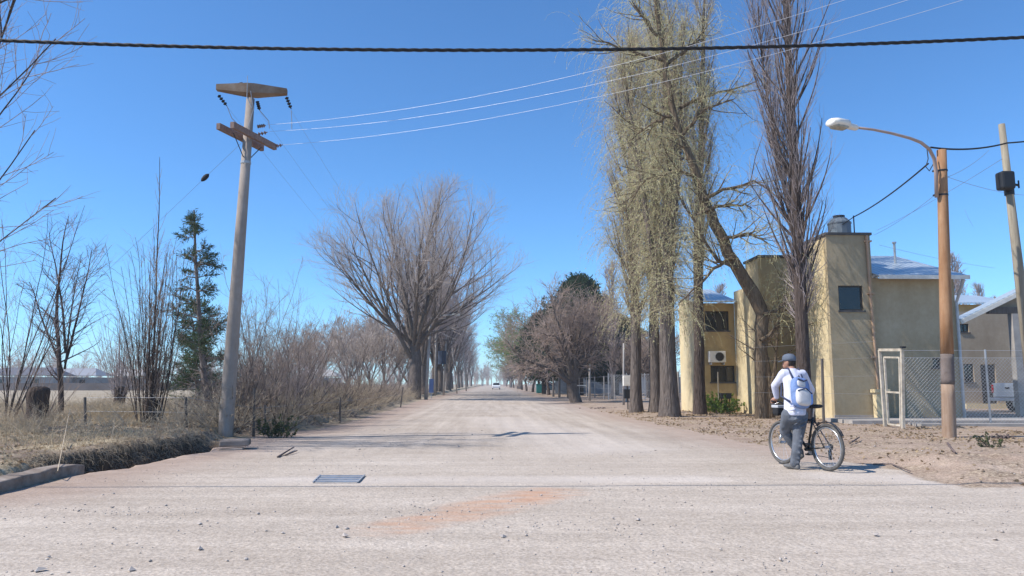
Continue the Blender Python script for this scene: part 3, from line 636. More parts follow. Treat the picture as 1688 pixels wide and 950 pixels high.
# pebbles
rng = np.random.default_rng(9)
x, y, z = scatter(rng, 52000, -9, 9, 3.2, 24, lambda x, y, dl, dr, u: (dl < .2) & (dr < 2) & (u < (.10+np.clip((fbm(x*.55, y*1.1, 51)-.45)*4, 0, 1))*np.where(y < 8.5, 1, .35)))
s = .005+.013*rng.random(len(x))**3+.026*(rng.random(len(x)) < .02)*rng.random(len(x))
v, t3 = rocks(rng, x, y, z, s); tag(link('pebbles', np_mesh('pebbles', v, None, T=t3), M['stone']), 'small pebbles and grit on the dirt road', 'pebbles', kind='stuff')
# the larger stones one can point at
ORD = ['leftmost', 'second', 'third', 'fourth', 'fifth', 'sixth', 'seventh', 'eighth', 'ninth', 'tenth', 'eleventh', 'twelfth', 'thirteenth', 'fourteenth', 'fifteenth', 'sixteenth', 'seventeenth', 'eighteenth', 'nineteenth', 'twentieth', 'twenty-first', 'twenty-second', 'twenty-third', 'twenty-fourth', 'twenty-fifth', 'rightmost']
stone_spots = [(187, 815, .045), (330, 865, .04), (190, 873, .035), (330, 907, .045), (405, 923, .05), (217, 941, .045), (438, 877, .04), (467, 880, .04), (8, 858, .05), (829, 886, .045), (1010, 856, .045), (1052, 858, .055), (1057, 882, .045), (568, 886, .05), (1444, 884, .07),
               (65, 942, .06), (80, 920, .04), (756, 737, .04), (184, 898, .035), (555, 870, .035), (1200, 880, .03), (1187, 907, .03), (1430, 852, .03), (1640, 891, .04), (975, 834, .025), (1345, 912, .03)]
for i, (px, py, sz) in enumerate(stone_spots):
    rr = random.Random(i*7+1); b = GT(px, py); mb = MB()
    vv, ff = rocks(np.random.default_rng(i), np.array([0.]), np.array([0.]), np.array([0.]), np.array([sz*.8])); mb.add([tuple(a) for a in vv], [tuple(a) for a in ff])
    o = mb.build('stone', M['stone']); m_ = o.modifiers.new('s', 'SUBSURF'); m_.subdivision_type = 'SIMPLE' if i % 2 else 'CATMULL_CLARK'; m_.levels = m_.render_levels = 1
    o.location = b+Vector((0, 0, sz*.05)); rk_ = sorted(stone_spots).index((px, py, sz)); tag(o, ORD[rk_]+' from the left of the loose grey stones on the dirt road', 'stone', 'loose stones on the dirt road')

# big bare elm beside the road and the row behind it
w_, t_ = fan_parts(27, 20.6, .95, bole=.22, r=.48, limbs=17, n2=9, n3=9, n4=8, dome=.30, tw=.0055)
gq = lambda z: np.interp(z/20.6, [0, .2, .35, .55, .75, .9, 1.05], [.9, .9, 1.0, 1.02, .90, .76, .62])
for Pq, _, _ in w_+t_: Pq[..., :2] *= gq(Pq[..., 2])[..., None]; Pq[..., 2] = np.minimum(Pq[..., 2], 17.2+(Pq[..., 2]-17.2)*.55)
elm = make_tree('bare_tree', 'huge bare tree with a broad fan-shaped crown on the left of the road', 'tree', placed(-6.3, 62), w_, t_, 'bark_brown', 'twig_grey')
w_, t_ = fan_parts(22, 13.5, .42, bole=.2, r=.32, limbs=8, n2=8, n3=6, n4=5, tw=.016)
row = make_tree('bare_tree', 'nearest bare tree in the row receding beyond the huge tree', 'tree', placed(-6.5, 72), w_, t_, 'bark_brown', 'twig_lilac', group='bare trees in the row beyond the huge tree')
rr_ = random.Random(12)
for i, (x, y, s) in enumerate([(-7.6, 79, .95), (-6.5, 84, 1.1), (-7.9, 90, 1.0), (-6.6, 98, 1.1), (-7.6, 106, 1.05), (-6.6, 116, 1.1), (-7.6, 130, 1.1), (-8, 150, 1.1), (-7.6, 172, 1.1), (-8, 200, 1.1), (-8, 240, 1.1), (-8, 290, 1.1)]):
    o = tree_copy(row); o['label'] = ['second', 'third', 'fourth', 'fifth', 'sixth', 'seventh', 'eighth', 'ninth', 'tenth', 'eleventh', 'twelfth', 'farthest', 'farthest'][i]+' bare tree in the row beyond the huge tree, counted away from us'; o.location = placed(x, y); o.rotation_euler.z = rr_.uniform(0, 6); o.scale = (s, s, s*rr_.uniform(.92, 1.06))
# grove of bare trees in the field left of the huge tree
grove = None
w_, t_ = fan_parts(23, 9.5, .6, bole=.12, r=.2, limbs=9, n2=8, n3=6, n4=4, tw=.022)
ORD = ['leftmost', 'second', 'third', 'fourth', 'fifth', 'sixth', 'seventh', 'eighth', 'ninth', 'tenth', 'eleventh', 'twelfth', 'thirteenth', 'fourteenth', 'fifteenth', 'sixteenth', 'seventeenth', 'eighteenth', 'nineteenth', 'twentieth', 'twenty-first', 'twenty-second', 'twenty-third', 'twenty-fourth', 'twenty-fifth', 'rightmost']
GRV = [(-13.5, 78, .85), (-17.0, 90, 1.0), (-19.6, 84, .8), (-15.6, 98, 1.1), (-22.5, 96, .9), (-12.3, 88, 1.0), (-26, 100, .75), (-21, 112, 1.1), (-14, 116, 1.15), (-11.5, 104, 1.1)]
GRV.sort(key=lambda g: g[0]/g[1])
for i, (x, y, s) in enumerate(GRV):
    if grove is None: o = grove = make_tree('bare_tree', 'pale bare tree in the hazy grove behind the thicket, left of the huge tree', 'tree', placed(x, y), w_, t_, 'bark_grey', 'twig_grey', group='pale bare trees in the grove behind the thicket')
    else: o = tree_copy(grove)
    o['label'] = ORD[i]+' from the left of the pale bare trees behind the thicket'
    o.location = placed(x, y); o.rotation_euler.z = i*1.3; o.scale = (s, s, s)
# far tree belt on the plain (reads as one mass)
rng = np.random.default_rng(40); n = 420; ang = rng.uniform(-.95, .95, n); dist = rng.uniform(230, 420, n); x = np.sin(ang)*dist; y = np.cos(ang)*dist; k = (np.abs(x) > 14) | (dist > 330)
x = np.concatenate([x, rng.uniform(-26, 30, 60)]); y = np.concatenate([y, rng.uniform(380, 470, 60)]); k = np.concatenate([k, np.ones(60, bool)])
x = x[k]; y = y[k]; n = len(x); P0 = np.stack([x, y, np.zeros(n)], -1); A, RA = grow(rng, P0, np.tile(UPV, (n, 1)), rng.uniform(5, 11, n), .25, .05, 6, .04)
p, d, r_, t = spawn(rng, A, RA, 16, .2, 1, .7, .2, .5, .05); B, RB = grow(rng, p, d, 3.2*rng.uniform(.6, 1.2, len(p)), .07, .04, 5, .1, .12)
p, d, r_, t = spawn(rng, B, RB, 6, .2, 1, .7, .2, .5, .05); Cc, RC = grow(rng, p, d, 1.5*rng.uniform(.6, 1.2, len(p)), .05, .03, 3, .1, .1)
v, q = tubes([(A, RA, 4), (B, RB, 3), (Cc, RC, 3)]); tag(link('distant_woods', np_mesh('distant_woods', v, q), M['twig_grey']), 'distant belt of bare trees on the horizon', 'woods', kind='stuff')

# ================================================================== RIGHT SIDE
rr_ = random.Random(3)
# bare brownish round tree
w_, t_, _ = round_parts(61, 8.6, .17, .36, 1.1, 9, 9, 9, 7, .011, -.25)
make_tree('bare_tree', 'round bare brown-grey tree with a leaning dark trunk in front of the dark conifer', 'tree', base(950, 664), w_, t_, 'bark_brown', 'twig_rose')
# dark cypress-like conifer
def big_conifer(seed, H, w):
    rng = np.random.default_rng(seed); A, RA = grow(rng, Z3, UPV, [H], [.4], [.04], 12, .01)
    st, D, Lb, t = conifer_tufts(rng, H, w, 26, 12, -.25, prof=lambda t: min(1, 1.45*(1-t)**.85)*(.85+.15*math.sin(t*31))); B, RB = grow(rng, st, D, Lb, .06, .015, 7, .07, .08)
    p, d, rr, tt = spawn(rng, B, RB, 12, .25, 1, .7, .2, .6, .012); Cc, RC = grow(rng, p, d, 1.1*rng.uniform(.6, 1.2, len(p)), rr, .008, 4, .1, .1)
    lp, ld = along(rng, Cc, 34, 0, 1.0); lp = lp+rng.normal(0, .14, lp.shape); return [(A, RA, 9), (B, RB, 4)], [(Cc, RC, 3)], leaves(rng, lp, .34, .12, dirs=ld)
w_, t_, lf = big_conifer(71, 11.9, 5.6)
cf = make_tree('conifer_tree', 'big dark green conifer rising behind the round bare tree', 'tree', placed(9.2, 80), w_, t_, 'bark_dark', 'twig_dark', lf, 'leaf_cypress', leaf_name='needles')
o = tree_copy(cf); o.location = placed(13.6, 84); o.scale = (1.0, 1.0, .70); relabel(o, 'lower dark conifer just right of the big dark conifer')
o = tree_copy(cf); o.location = placed(6.2, 92); o.scale = (.72, .72, .80); o.rotation_euler.z = 2; relabel(o, 'dark conifer peeking out left of the big dark conifer')
# light green trees beyond
def leafy_tree(seed, H):
    w_, t_, (E, F) = round_parts(seed, H, .22, .22, .8, 7, 7, 7, 4, .014, 0, .05); rng = np.random.default_rng(seed); lp, ld = along(rng, F, 5, 0, 1); return w_, t_, leaves(rng, lp+rng.normal(0, .12, lp.shape), .22, .13)
w_, t_, lf = leafy_tree(72, 12.0)
gt_ = make_tree('green_tree', 'fresh light green leafy tree beyond the conifers at right of the road', 'tree', placed(6.2, 172), w_, t_, 'bark_grey', 'twig_brown', lf, 'leaf_green')
gt_.scale = (1.45, 1.45, 1.55)
for (x, y, s, l) in [(7.9, 118, 1.0, 'green leafy tree just behind the left dark conifer'), (5.6, 230, 1.5, 'farther light green tree lining the right of the road')]:
    o = tree_copy(gt_); o.location = placed(x, y); o.scale = (s, s, s); o.rotation_euler.z = y; relabel(o, l)
# smaller bare trees along the right of the road, receding
w_, t_, _ = round_parts(62, 6.2, .28, .17, .8, 7, 7, 7, 5, .016)
sb = None
for i, (x, y, s) in enumerate([(6.6, 66, .85), (7.6, 74, .8), (6.2, 84, .9), (6.0, 98, .95), (5.9, 112, 1.0), (5.8, 130, 1.0), (5.9, 152, 1.0), (6, 180, 1.1), (6, 215, 1.1), (6, 260, 1.1), (6, 320, 1.1), (11.2, 60, .75), (13.5, 66, .9), (16, 74, 1.0)]):
    if sb is None: o = sb = make_tree('bare_tree', 'small bare verge tree in the line receding along the right of the road', 'tree', placed(x, y), w_, t_, 'bark_dark', 'twig_brown', group='small bare trees receding along the right verge')
    else: o = tree_copy(sb)
    if i < 6: o['label'] = ['nearest', 'second', 'third', 'fourth', 'fifth', 'sixth'][i]+' small bare tree in the line receding along the right of the road'
    elif i <= 10: o['label'] = ['seventh', 'eighth', 'ninth', 'tenth', 'farthest'][i-6]+' small bare tree in the line receding along the right of the road'
    elif i > 10: o['label'] = ['left', 'middle', 'right'][i-11]+' of three small bare trees behind the fence posts near the tall poplars'
    o.location = placed(x, y); o.rotation_euler.z = i*2.1; o.scale = (s, s, s)
# poplars behind the houses at far right and behind the trees
w_, t_, _ = poplar_parts(63, 15, 1.3, .22, 60, 7, 3, .1, 0, .022)
fp = None
for i, (px, D, s, l) in enumerate([(1578, 70, .88, 'far bare poplar behind the near house, just right of the orange pole'), (1600, 74, .82, 'second far bare poplar rising over the pale back roof'), (1640, 88, .85, 'rightmost far bare poplar behind the leaning wooden pole'), (1658, 96, .8, None), (1010, 62, .72, 'bare poplar behind the yellow-green poplars at their left edge'), (1180, 68, .66, 'bare poplar seen over the low metal roof between the trunks')]):
    g = G(px, 640); g = ray(px, 640); g = Vector((g.x/g.y*D, D, 0))
    if fp is None: o = fp = make_tree('poplar_tree', l, 'tree', g, w_, t_, 'bark_grey', 'twig_lilac')
    else: o = tree_copy(fp)
    o.location = (g.x, g.y, 0); o.scale = (s, s, s); o.rotation_euler.z = i; o['label'] = l or 'smallest far bare poplar at the right edge of the photo'

# ---- the tall group in front of the houses
def greenish(parts, seed, m1, m2, ln=.075, wd=.022, share=1.0, zmin=0):
    rng = np.random.default_rng(seed); B, Cc = parts; lp, ld = along(rng, Cc, m1, .1, 1); k = (rng.random(len(lp)) < share) & (lp[:, 2] > zmin); return leaves(rng, lp[k]+rng.normal(0, .03, (k.sum(), 3)), ln, wd, dirs=ld[k], droop=.3)
def hang(rng, P0, n, Lmin, Lmax, r=.006, spread=.5):
    """weeping twigs"""
    i = rng.integers(0, len(P0), n); D = rng.normal(0, spread, (n, 3)); D[:, 2] = abs(D[:, 2])*.3
    return grow(rng, P0[i], D, rng.uniform(Lmin, Lmax, n), r, r*.5, 9, .07, 0, .55)
def draped_poplar(loc, H, w, r, n1, seed, label, masts, nh, leafn, lean=(0, 0), first=.12, zmin=2.2, green=1.0, tw=.006, bk='bark_brown', twm='twig_straw'):
    w_, t_, (B, Cc) = poplar_parts(seed, H, w, r, n1, 9, 4, first, masts, tw, .17, lean); rng = np.random.default_rng(seed)
    lf = greenish((B, Cc), seed, leafn, 0, share=green, zmin=zmin)
    if nh:
        ends = B[:, 2:].reshape(-1, 3); ends = ends[ends[:, 2] > zmin+1.2]; ww = np.exp(-ends[:, 2]/9.); ends = ends[rng.choice(len(ends), len(ends), p=ww/ww.sum())]
        Hh, RH = hang(rng, ends, nh, .8, 2.6, .0038); Hh[:, :, 2] = np.maximum(Hh[:, :, 2], zmin-.6*rng.random((len(Hh), 1))); t_.append((Hh, RH, 3)); lp, ld = along(rng, Hh, 9, .05, 1)
        l2 = leaves(rng, lp, .085, .022, dirs=ld, droop=.4); lf = (np.concatenate([lf[0], l2[0]]), np.concatenate([lf[1], l2[1]+len(lf[0])]))
    return make_tree('poplar_tree', label, 'tree', loc, w_, t_, bk, twm, lf, 'leaf_willow')
draped_poplar(base(1049, 680), 17, 1.4, .24, 120, 101, 'tall poplar hung with yellow-green shoots, leftmost trunk of the tall group', 0, 2300, 3, first=.2, zmin=2.9, green=.6)
draped_poplar(base(1104, 687), 21, 1.0, .32, 105, 102, 'thickest tall poplar densely hung with yellow-green shoots beside the pale house wall', 3, 4000, 4, first=.16, zmin=2.1)
draped_poplar(base(1081, 680), 18, 1.0, .24, 60, 103, 'thin poplar trunk squeezed between the two thick left trunks', 1, 1100, 3, first=.25, zmin=2.8, green=.7)
draped_poplar(base(1154, 683), 20, 1.0, .22, 75, 104, 'dark-trunked tall poplar standing before the low metal roof', 2, 300, 2, first=.28, zmin=5.0, green=.5, bk='bark_dark')
w_, t_, (B, Cc) = poplar_parts(106, 20, 1.3, .215, 135, 9, 3, .15, 1, .0042, .17, (-.012, 0))
make_tree('poplar_tree', 'tall bare dark poplar behind the person, in front of the tower wall', 'tree', placed(ray(1326, 632).x/ray(1326, 632).y*24.6, 24.6), w_, t_, 'bark_dark', 'twig_lilac')

# ---- leaning willow whose trunk curves up to the left
wy = base(1256, 690).y
tr_px = [(1256, 690, 16), (1255, 640, 14), (1254, 580, 14), (1258, 520, 15), (1238, 478, 15), (1208, 430, 13), (1185, 385, 12), (1163, 335, 10.5), (1147, 285, 9), (1128, 235, 8), (1110, 185, 7), (1100, 130, 6.5), (1094, 90, 6), (1088, 50, 5), (1080, 0, 4), (1074, -60, 3)]
wb = base(1256, 690); pts = []; rad = []
for k, (a, b_, wd) in enumerate(tr_px): p_ = P(a, b_, wy-.035*k); pts.append(np.array(p_-wb)); rad.append(wd/1250*wy*.76)
pts[0] = np.zeros(3)
pts = np.array(pts); rad = np.array(rad)
ti = np.linspace(0, len(pts)-1, 46); pp = np.stack([np.interp(ti, np.arange(len(pts)), pts[:, j]) for j in range(3)], -1); rp = np.interp(ti, np.arange(len(pts)), rad)
rng = np.random.default_rng(200); pp[3:] += rng.normal(0, .025, pp[3:].shape)
main = (pp[None], rp[None], 12)
br_px = [[(1212, 440), (1185, 430), (1160, 395), (1130, 340), (1105, 290)], [(1150, 355), (1190, 338), (1225, 336), (1240, 342)], [(1120, 180), (1150, 165), (1190, 150), (1245, 138)], [(1125, 225), (1160, 180), (1210, 165)],
         [(1098, 100), (1060, 92), (1010, 72), (980, 66)], [(1100, 105), (1140, 78), (1160, 60)], [(1085, 60), (1060, 30), (1045, 5)], [(1258, 520), (1300, 500), (1318, 470)], [(1256, 560), (1280, 545), (1296, 500), (1300, 470)], [(1205, 425), (1180, 440), (1150, 470), (1120, 500)],
         [(1160, 330), (1200, 310), (1250, 300), (1290, 330)], [(1190, 395), (1230, 385), (1262, 400)], [(1147, 290), (1110, 280), (1060, 300), (1030, 350)], [(1112, 190), (1080, 200), (1040, 230)]]
Bp = []; Br = []
for k, l in enumerate(br_px):
    a = np.array([np.array(P(x_, y_, wy-.4+((k*37) % 11-5)*.16*(j/len(l))))-np.array(wb) for j, (x_, y_) in enumerate(l)])
    tt = np.linspace(0, len(l)-1, 9); Bp.append(np.stack([np.interp(tt, np.arange(len(l)), a[:, j]) for j in range(3)], -1)); Br.append(np.linspace(.075, .02, 9))
Bp = np.array(Bp)+rng.normal(0, .03, (len(Bp), 9, 3)); Br = np.array(Br)
p, d, rr, t = spawn(rng, Bp, Br, 12, .15, 1, .7, .2, .5, .012); C1, RC1 = grow(rng, p, d, rng.uniform(.7, 1.9, len(p)), rr, .008, 7, .10, .10)
p, d, rr, t = spawn(rng, pp[None, 14:], rp[None, 14:], 26, 0, 1, 1.0, .2, .15, .015); C2, RC2 = grow(rng, p, d, rng.uniform(.6, 1.8, len(p)), rr, .008, 7, .10, .08)
ends = np.concatenate([C1[:, 1:].reshape(-1, 3), C2[:, 1:].reshape(-1, 3)])
Hh, RH = hang(rng, ends, 1150, .7, 2.3, .0042, .45); lp, ld = along(rng, Hh, 8, .1, 1)
p, d, rr, t = spawn(rng, np.concatenate([C1, C2]), np.concatenate([RC1, RC2]), 6, .1, 1, .7, .2, .6, .006); C3, RC3 = grow(rng, p, d, .5, rr, .004, 4, .12, .02)
make_tree('willow_tree', 'leaning willow whose bent trunk crosses before the houses, thin yellow-green twigs', 'tree', wb, [main, (Bp, Br, 7), (C1, RC1, 5), (C2, RC2, 5)], [(Hh, RH, 3), (C3, RC3, 3)], 'bark_willow', 'twig_willow', leaves(rng, lp, .08, .018, dirs=ld, droop=.4), 'leaf_willow')
# second stem at the willow's foot
b2 = base(1270, 689); A, RA = grow(rng, np.array([[0, 0, 0], [.05, 0, 1.2]]), np.array([[0, .05, 1.], [.4, 0, 1]]), [3.6, 2.4], np.array([.17, .09]), np.array([.07, .02]), 10, .05, .02)
p, d, rr, t = spawn(rng, A, RA, 7, .3, 1, .8, .2, .4, .012); B, RB = grow(rng, p, d, rng.uniform(.8, 2.0, len(p)), rr, .006, 6, .1, .04); p, d, rr, t = spawn(rng, B, RB, 7, .2, 1, .7, .2, .6, .006); C_, RC = grow(rng, p, d, .5, rr, .004, 4, .12, 0)
make_tree('bare_tree', 'short forked bare stem right against the leaning willow foot', 'tree', b2, [(A, RA, 9), (B, RB, 5)], [(C_, RC, 3)], 'bark_willow', 'twig_brown')
# ================================================================== HOUSES
def wall_holes(mb, x0, x1, y0, y1, z0, z1, holes):
    """wall facing -y with real openings; holes = (xa, xb, za, zb)"""
    xs = sorted({x0, x1} | {h[0] for h in holes} | {h[1] for h in holes}); zs = sorted({z0, z1} | {h[2] for h in holes} | {h[3] for h in holes})
    for i in range(len(xs)-1):
        for j in range(len(zs)-1):
            cx = (xs[i]+xs[i+1])/2; cz = (zs[j]+zs[j+1])/2
            if any(h[0] < cx < h[1] and h[2] < cz < h[3] for h in holes): continue
            mb.box(xs[i], xs[i+1], y0, y1, zs[j], zs[j+1])
    return mb
def window(parent, xa, xb, za, zb, y, bars=1, label=None):
    """frame set back in the opening, pane behind, thin grille"""
    f = MB(); t = .05; y0 = y+.07; y1 = y+.12
    f.box(xa, xa+t, y0, y1, za, zb); f.box(xb-t, xb, y0, y1, za, zb); f.box(xa+t, xb-t, y0, y1, zb-t, zb); f.box(xa+t, xb-t, y0, y1, za, za+t)
    for k in range(bars): xm = xa+(xb-xa)*(k+1)/(bars+1); f.box(xm-.02, xm+.02, y0+.005, y1-.005, za+t, zb-t)
    w = f.build('window', M['frame_dark'], parent, world=True)
    g = MB(); g.box(xa+t, xb-t, y1-.02, y1-.008, za+t, zb-t)
    o = link('pane', g.mesh('pane', off=tuple(parent.location)), M['glass'], w)
    s = MB(); s.box(xa-.05, xb+.05, y-.05, y+.02, za-.06, za-.003); link('sill', s.mesh('sill', off=tuple(parent.location)), M['coping'], w)
    return w
def X(px, y, py=632): r = ray(px, py); return r.x/r.y*y
def Zp(py, y, px=844): return P(px, py, y).z
# --- near house: tower, set-back wall with pale roof
DA = 26.0; xa0, xa1 = X(1374, DA), X(1448, DA); zA = Zp(388, DA, 1400); g0 = TZ((xa0+xa1)/2, DA)-.1
hA = thing('house', 'near yellow stucco house with square tower, small dark window and pale metal roof', 'house', ((xa0+xa1)/2, DA, 0))
DS = DA+.12; xs1 = X(1584, DS); zE = Zp(459, DS, 1520)
wx0, wx1 = X(1390, DA), X(1431, DA); wz0, wz1 = Zp(512, DA, 1410), Zp(471, DA, 1410)
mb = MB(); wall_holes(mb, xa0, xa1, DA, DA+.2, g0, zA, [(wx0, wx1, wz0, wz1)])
mb.build('tower_wall', M['stucco_shaded'], hA, world=True)
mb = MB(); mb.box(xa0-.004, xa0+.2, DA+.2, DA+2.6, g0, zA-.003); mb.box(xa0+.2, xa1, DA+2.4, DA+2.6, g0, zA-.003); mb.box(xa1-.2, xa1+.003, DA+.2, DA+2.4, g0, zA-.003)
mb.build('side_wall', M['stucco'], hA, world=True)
window(hA, wx0, wx1, wz0, wz1, DA, 0)
mb = MB(); mb.box(xa0-.06, xa1+.05, DA-.06, DA+2.7, zA+.002, zA+.09); mb.build('coping', M['coping'], hA, world=True)
# set-back wall with two small openings
mb = MB(); lx0, lx1 = X(1540, DS), X(1553, DS); lz0, lz1 = Zp(606, DS, 1545), Zp(590, DS, 1545)
wall_holes(mb, xa1+.003, xs1, DS, DS+.2, g0, zE, [(lx0, lx1, lz0, lz1)]); mb.box(xs1-.2, xs1-.002, DS+.2, DS+7, g0, zE); mb.build('wall', M['stucco_shaded'], hA, world=True)
window(hA, lx0, lx1, lz0, lz1, DS, 0)
# metal roof: front eave low, ridge behind
ro = .55; zr = zE+1.35; mb = MB(); x0 = xa1+.01; x1 = xs1+.22
mb.add([(x0, DS-ro, zE-.03), (x1, DS-ro, zE-.03), (x1-.3, DS+3.6, zr), (x0, DS+3.6, zr), (x0, DS-ro, zE+.03), (x1, DS-ro, zE+.03), (x1-.3, DS+3.6, zr+.06), (x0, DS+3.6, zr+.06)], [(0,3,2,1),(4,5,6,7),(0,1,5,4),(1,2,6,5),(2,3,7,6),(3,0,4,7)])
mb.add([(x0, DS+3.61, zr), (x1-.3, DS+3.61, zr), (x1, DS+7.4, zE), (x0, DS+7.4, zE), (x0, DS+3.61, zr+.06), (x1-.3, DS+3.61, zr+.06), (x1, DS+7.4, zE+.06), (x0, DS+7.4, zE+.06)], [(0,3,2,1),(4,5,6,7),(0,1,5,4),(1,2,6,5),(2,3,7,6),(3,0,4,7)])
mb.build('roof', M['roof_metal'], hA, world=True)
mb = MB(); mb.box(x0, x1+.02, DS-ro-.03, DS-ro-.004, zE-.10, zE+.04); mb.build('fascia', M['white_paint'], hA, world=True)
mb = MB(); mb.add([(xs1-.2, DS, zE), (xs1-.2, DS+7, zE), (xs1-.2, DS+3.6, zr-.02)], [(0, 1, 2)]);
# drain pipe on the tower corner and grey downpipe at the right corner
mb = MB(); px_ = xa1-.13; mb.tube([(px_-.02, DA-.07, zA-.02), (px_, DA-.07, zA-2.2), (px_+.1, DA-.07, .3)], .045, 8)
for z in (zA-.25, zA-2.1, 2.2): mb.box(px_-.09, px_+.14, DA-.12, DA-.003, z, z+.05)
mb.build('drain_pipe', M['brown_pipe'], hA, smooth=False, world=True)
mb = MB(); mb.tube([(xs1+.05, DS-.50, zE-.1), (xs1-.02, DS-.12, zE-.85), (xs1-.02, DS-.09, g0)], .05, 8); mb.build('downpipe', M['galv'], hA, world=True)
mb = MB(); mb.box(xa0-.03, xa1+.02, DA-.035, DA-.003, g0, g0+.28); mb.build('plinth', M['concrete'], hA, world=True)
mb = MB(); mb.tube([(xs1-1.0, DS+1.9, zE), (xs1-1.0, DS+1.9, zr+.25)], .045, 8); mb.tube([(xs1-1.0, DS+1.9, zr+.25), (xs1-1.0, DS+1.9, zr+.31)], .08, 8); mb.build('flue', M['galv'], hA, world=True)
mb = MB(); sx = X(1449, DA-.2); mb.box(sx-.18, sx+.22, DA-.32, DA-.07, g0, 1.0); mb.box(sx-.24, sx+.28, DA-.38, DA-.04, 1.003, 1.12); mb.build('meter_pillar', M['stucco'], hA, world=True)
# mast on the roof for the service cable
mp_ = P(1407, 357, DA+.5); mb = MB(); mb.tube([(mp_.x, mp_.y, zA), (mp_.x, mp_.y, mp_.z+.03)], .022, 6); mb.build('cable_mast', M['metal_dark'], hA, world=True)
# water tank on the tower roof
tb = Vector((X(1384, DA+1.3, 380), DA+1.3, zA+.09)); tk = thing('water_tank', 'grey-blue plastic water tank on top of the square tower', 'tank', tb); mb = MB()
mb.loft([((0, 0, 0), (.40, 0, 0), (0, .40, 0)), ((0, 0, .48), (.40, 0, 0), (0, .40, 0)), ((0, 0, .50), (.42, 0, 0), (0, .42, 0)), ((0, 0, .55), (.42, 0, 0), (0, .42, 0)), ((0, 0, .57), (.39, 0, 0), (0, .39, 0)), ((0, 0, .68), (.28, 0, 0), (0, .28, 0)), ((0, 0, .70), (.24, 0, 0), (0, .24, 0))])
mb.build('tank_body', M['tank'], tk); mb = MB(); mb.tube([(0, 0, .70), (0, 0, .78)], .21, 14); mb.build('lid', M['metal_dark'], tk)
tk.scale = (1, 1, 1.15)
# --- middle house with ochre front
DB = 30.2; xb0, xb1 = X(1260, DB), X(1352, DB); zB = Zp(425, DB, 1290)
hB = thing('house', 'middle ochre house block between the leaning willow and the bare dark poplar', 'house', ((xb0+xb1)/2, DB, 0))
bz = [(X(1266, DB), X(1284, DB), Zp(540, DB, 1275), Zp(500, DB, 1275))]
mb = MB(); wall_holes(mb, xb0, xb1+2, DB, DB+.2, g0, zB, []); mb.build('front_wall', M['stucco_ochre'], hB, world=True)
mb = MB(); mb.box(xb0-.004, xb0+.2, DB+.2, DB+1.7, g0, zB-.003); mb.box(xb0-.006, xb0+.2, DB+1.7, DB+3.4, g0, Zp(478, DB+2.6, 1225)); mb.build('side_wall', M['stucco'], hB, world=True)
mb = MB(); mb.box(xb0-.07, xb1+2.05, DB-.06, DB+1.8, zB+.002, zB+.1); mb.build('coping', M['coping'], hB, world=True)
# --- far house: recessed front under a low metal roof
DC = 33.6; xc0, xc1 = X(1149, DC), xb0-.01; zC = Zp(500, DC, 1180)
hC = thing('house', 'far house part with low pale metal roof, two dark windows and pale side wall', 'house', ((xc0+xc1)/2, DC, 0))
h1 = (X(1165, DC), X(1205, DC), Zp(545, DC, 1190), Zp(513, DC, 1190)); h2 = (X(1172, DC), X(1212, DC), Zp(630, DC, 1190), Zp(603, DC, 1190))
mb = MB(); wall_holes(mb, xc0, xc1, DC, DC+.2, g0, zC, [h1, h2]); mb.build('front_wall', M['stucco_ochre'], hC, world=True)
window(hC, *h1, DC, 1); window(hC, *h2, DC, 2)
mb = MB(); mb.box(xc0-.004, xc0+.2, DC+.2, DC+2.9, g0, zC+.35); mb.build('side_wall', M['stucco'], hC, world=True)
mb = MB(); x0, x1 = xc0-.25, xc1
mb.add([(x0, DC-.5, zC-.02), (x1, DC-.5, zC-.02), (x1, DC+3.6, zC+1.0), (x0, DC+3.6, zC+1.0), (x0, DC-.5, zC+.05), (x1, DC-.5, zC+.05), (x1, DC+3.6, zC+1.07), (x0, DC+3.6, zC+1.07)], [(0,3,2,1),(4,5,6,7),(0,1,5,4),(1,2,6,5),(2,3,7,6),(3,0,4,7)])
mb.build('roof', M['roof_metal'], hC, world=True)
# air conditioner on its wall
ac = thing('air_conditioner', 'white air conditioner unit on the ochre wall under the low metal roof', 'air conditioner', (X(1181, DC), DC-.35, Zp(598, DC, 1181))); mb = MB(); mb.box(-.36, .36, 0, .3, 0, .5); mb.build('housing', M['white_paint'], ac, bevel=.02)
mb = MB(); mb.tube([(.08, -.02, .25), (.08, -.012, .25)], .19, 18)
for k in range(5): mb.tube([(.08+.2*math.cos(a), -.03, .25+.2*math.sin(a)) for a in (k*math.pi/5, k*math.pi/5+math.pi)], .006, 4)
mb.build('fan_grille', M['frame_dark'], ac); mb = MB(); mb.box(-.3, -.26, 0, .348, -.1, -.002); mb.box(.26, .3, 0, .348, -.1, -.002); mb.build('bracket', M['galv'], ac)
# barbecue-like box on a post under it
bb = base(1186, 678, 0); bbq = thing('grill', 'dark metal grill box on a thin post beside the green bush', 'grill', (X(1196, 32.5), 32.5, TZ(X(1196, 32.5), 32.5))); mb = MB(); mb.box(-.25, .2, -.15, .15, .62, .86); mb.build('fire_box', M['metal_dark'], bbq, bevel=.01)
for sx_ in (-.2, .15): mb = MB(); mb.tube([(sx_, 0, 0), (sx_, 0, .62)], .02, 6); mb.build('leg', M['metal_dark'], bbq)
mb = MB(); mb.tube([(-.3, .05, 0), (-.3, .05, 1.75)], .03, 6); mb.build('post', M['wood_grey'], bbq)
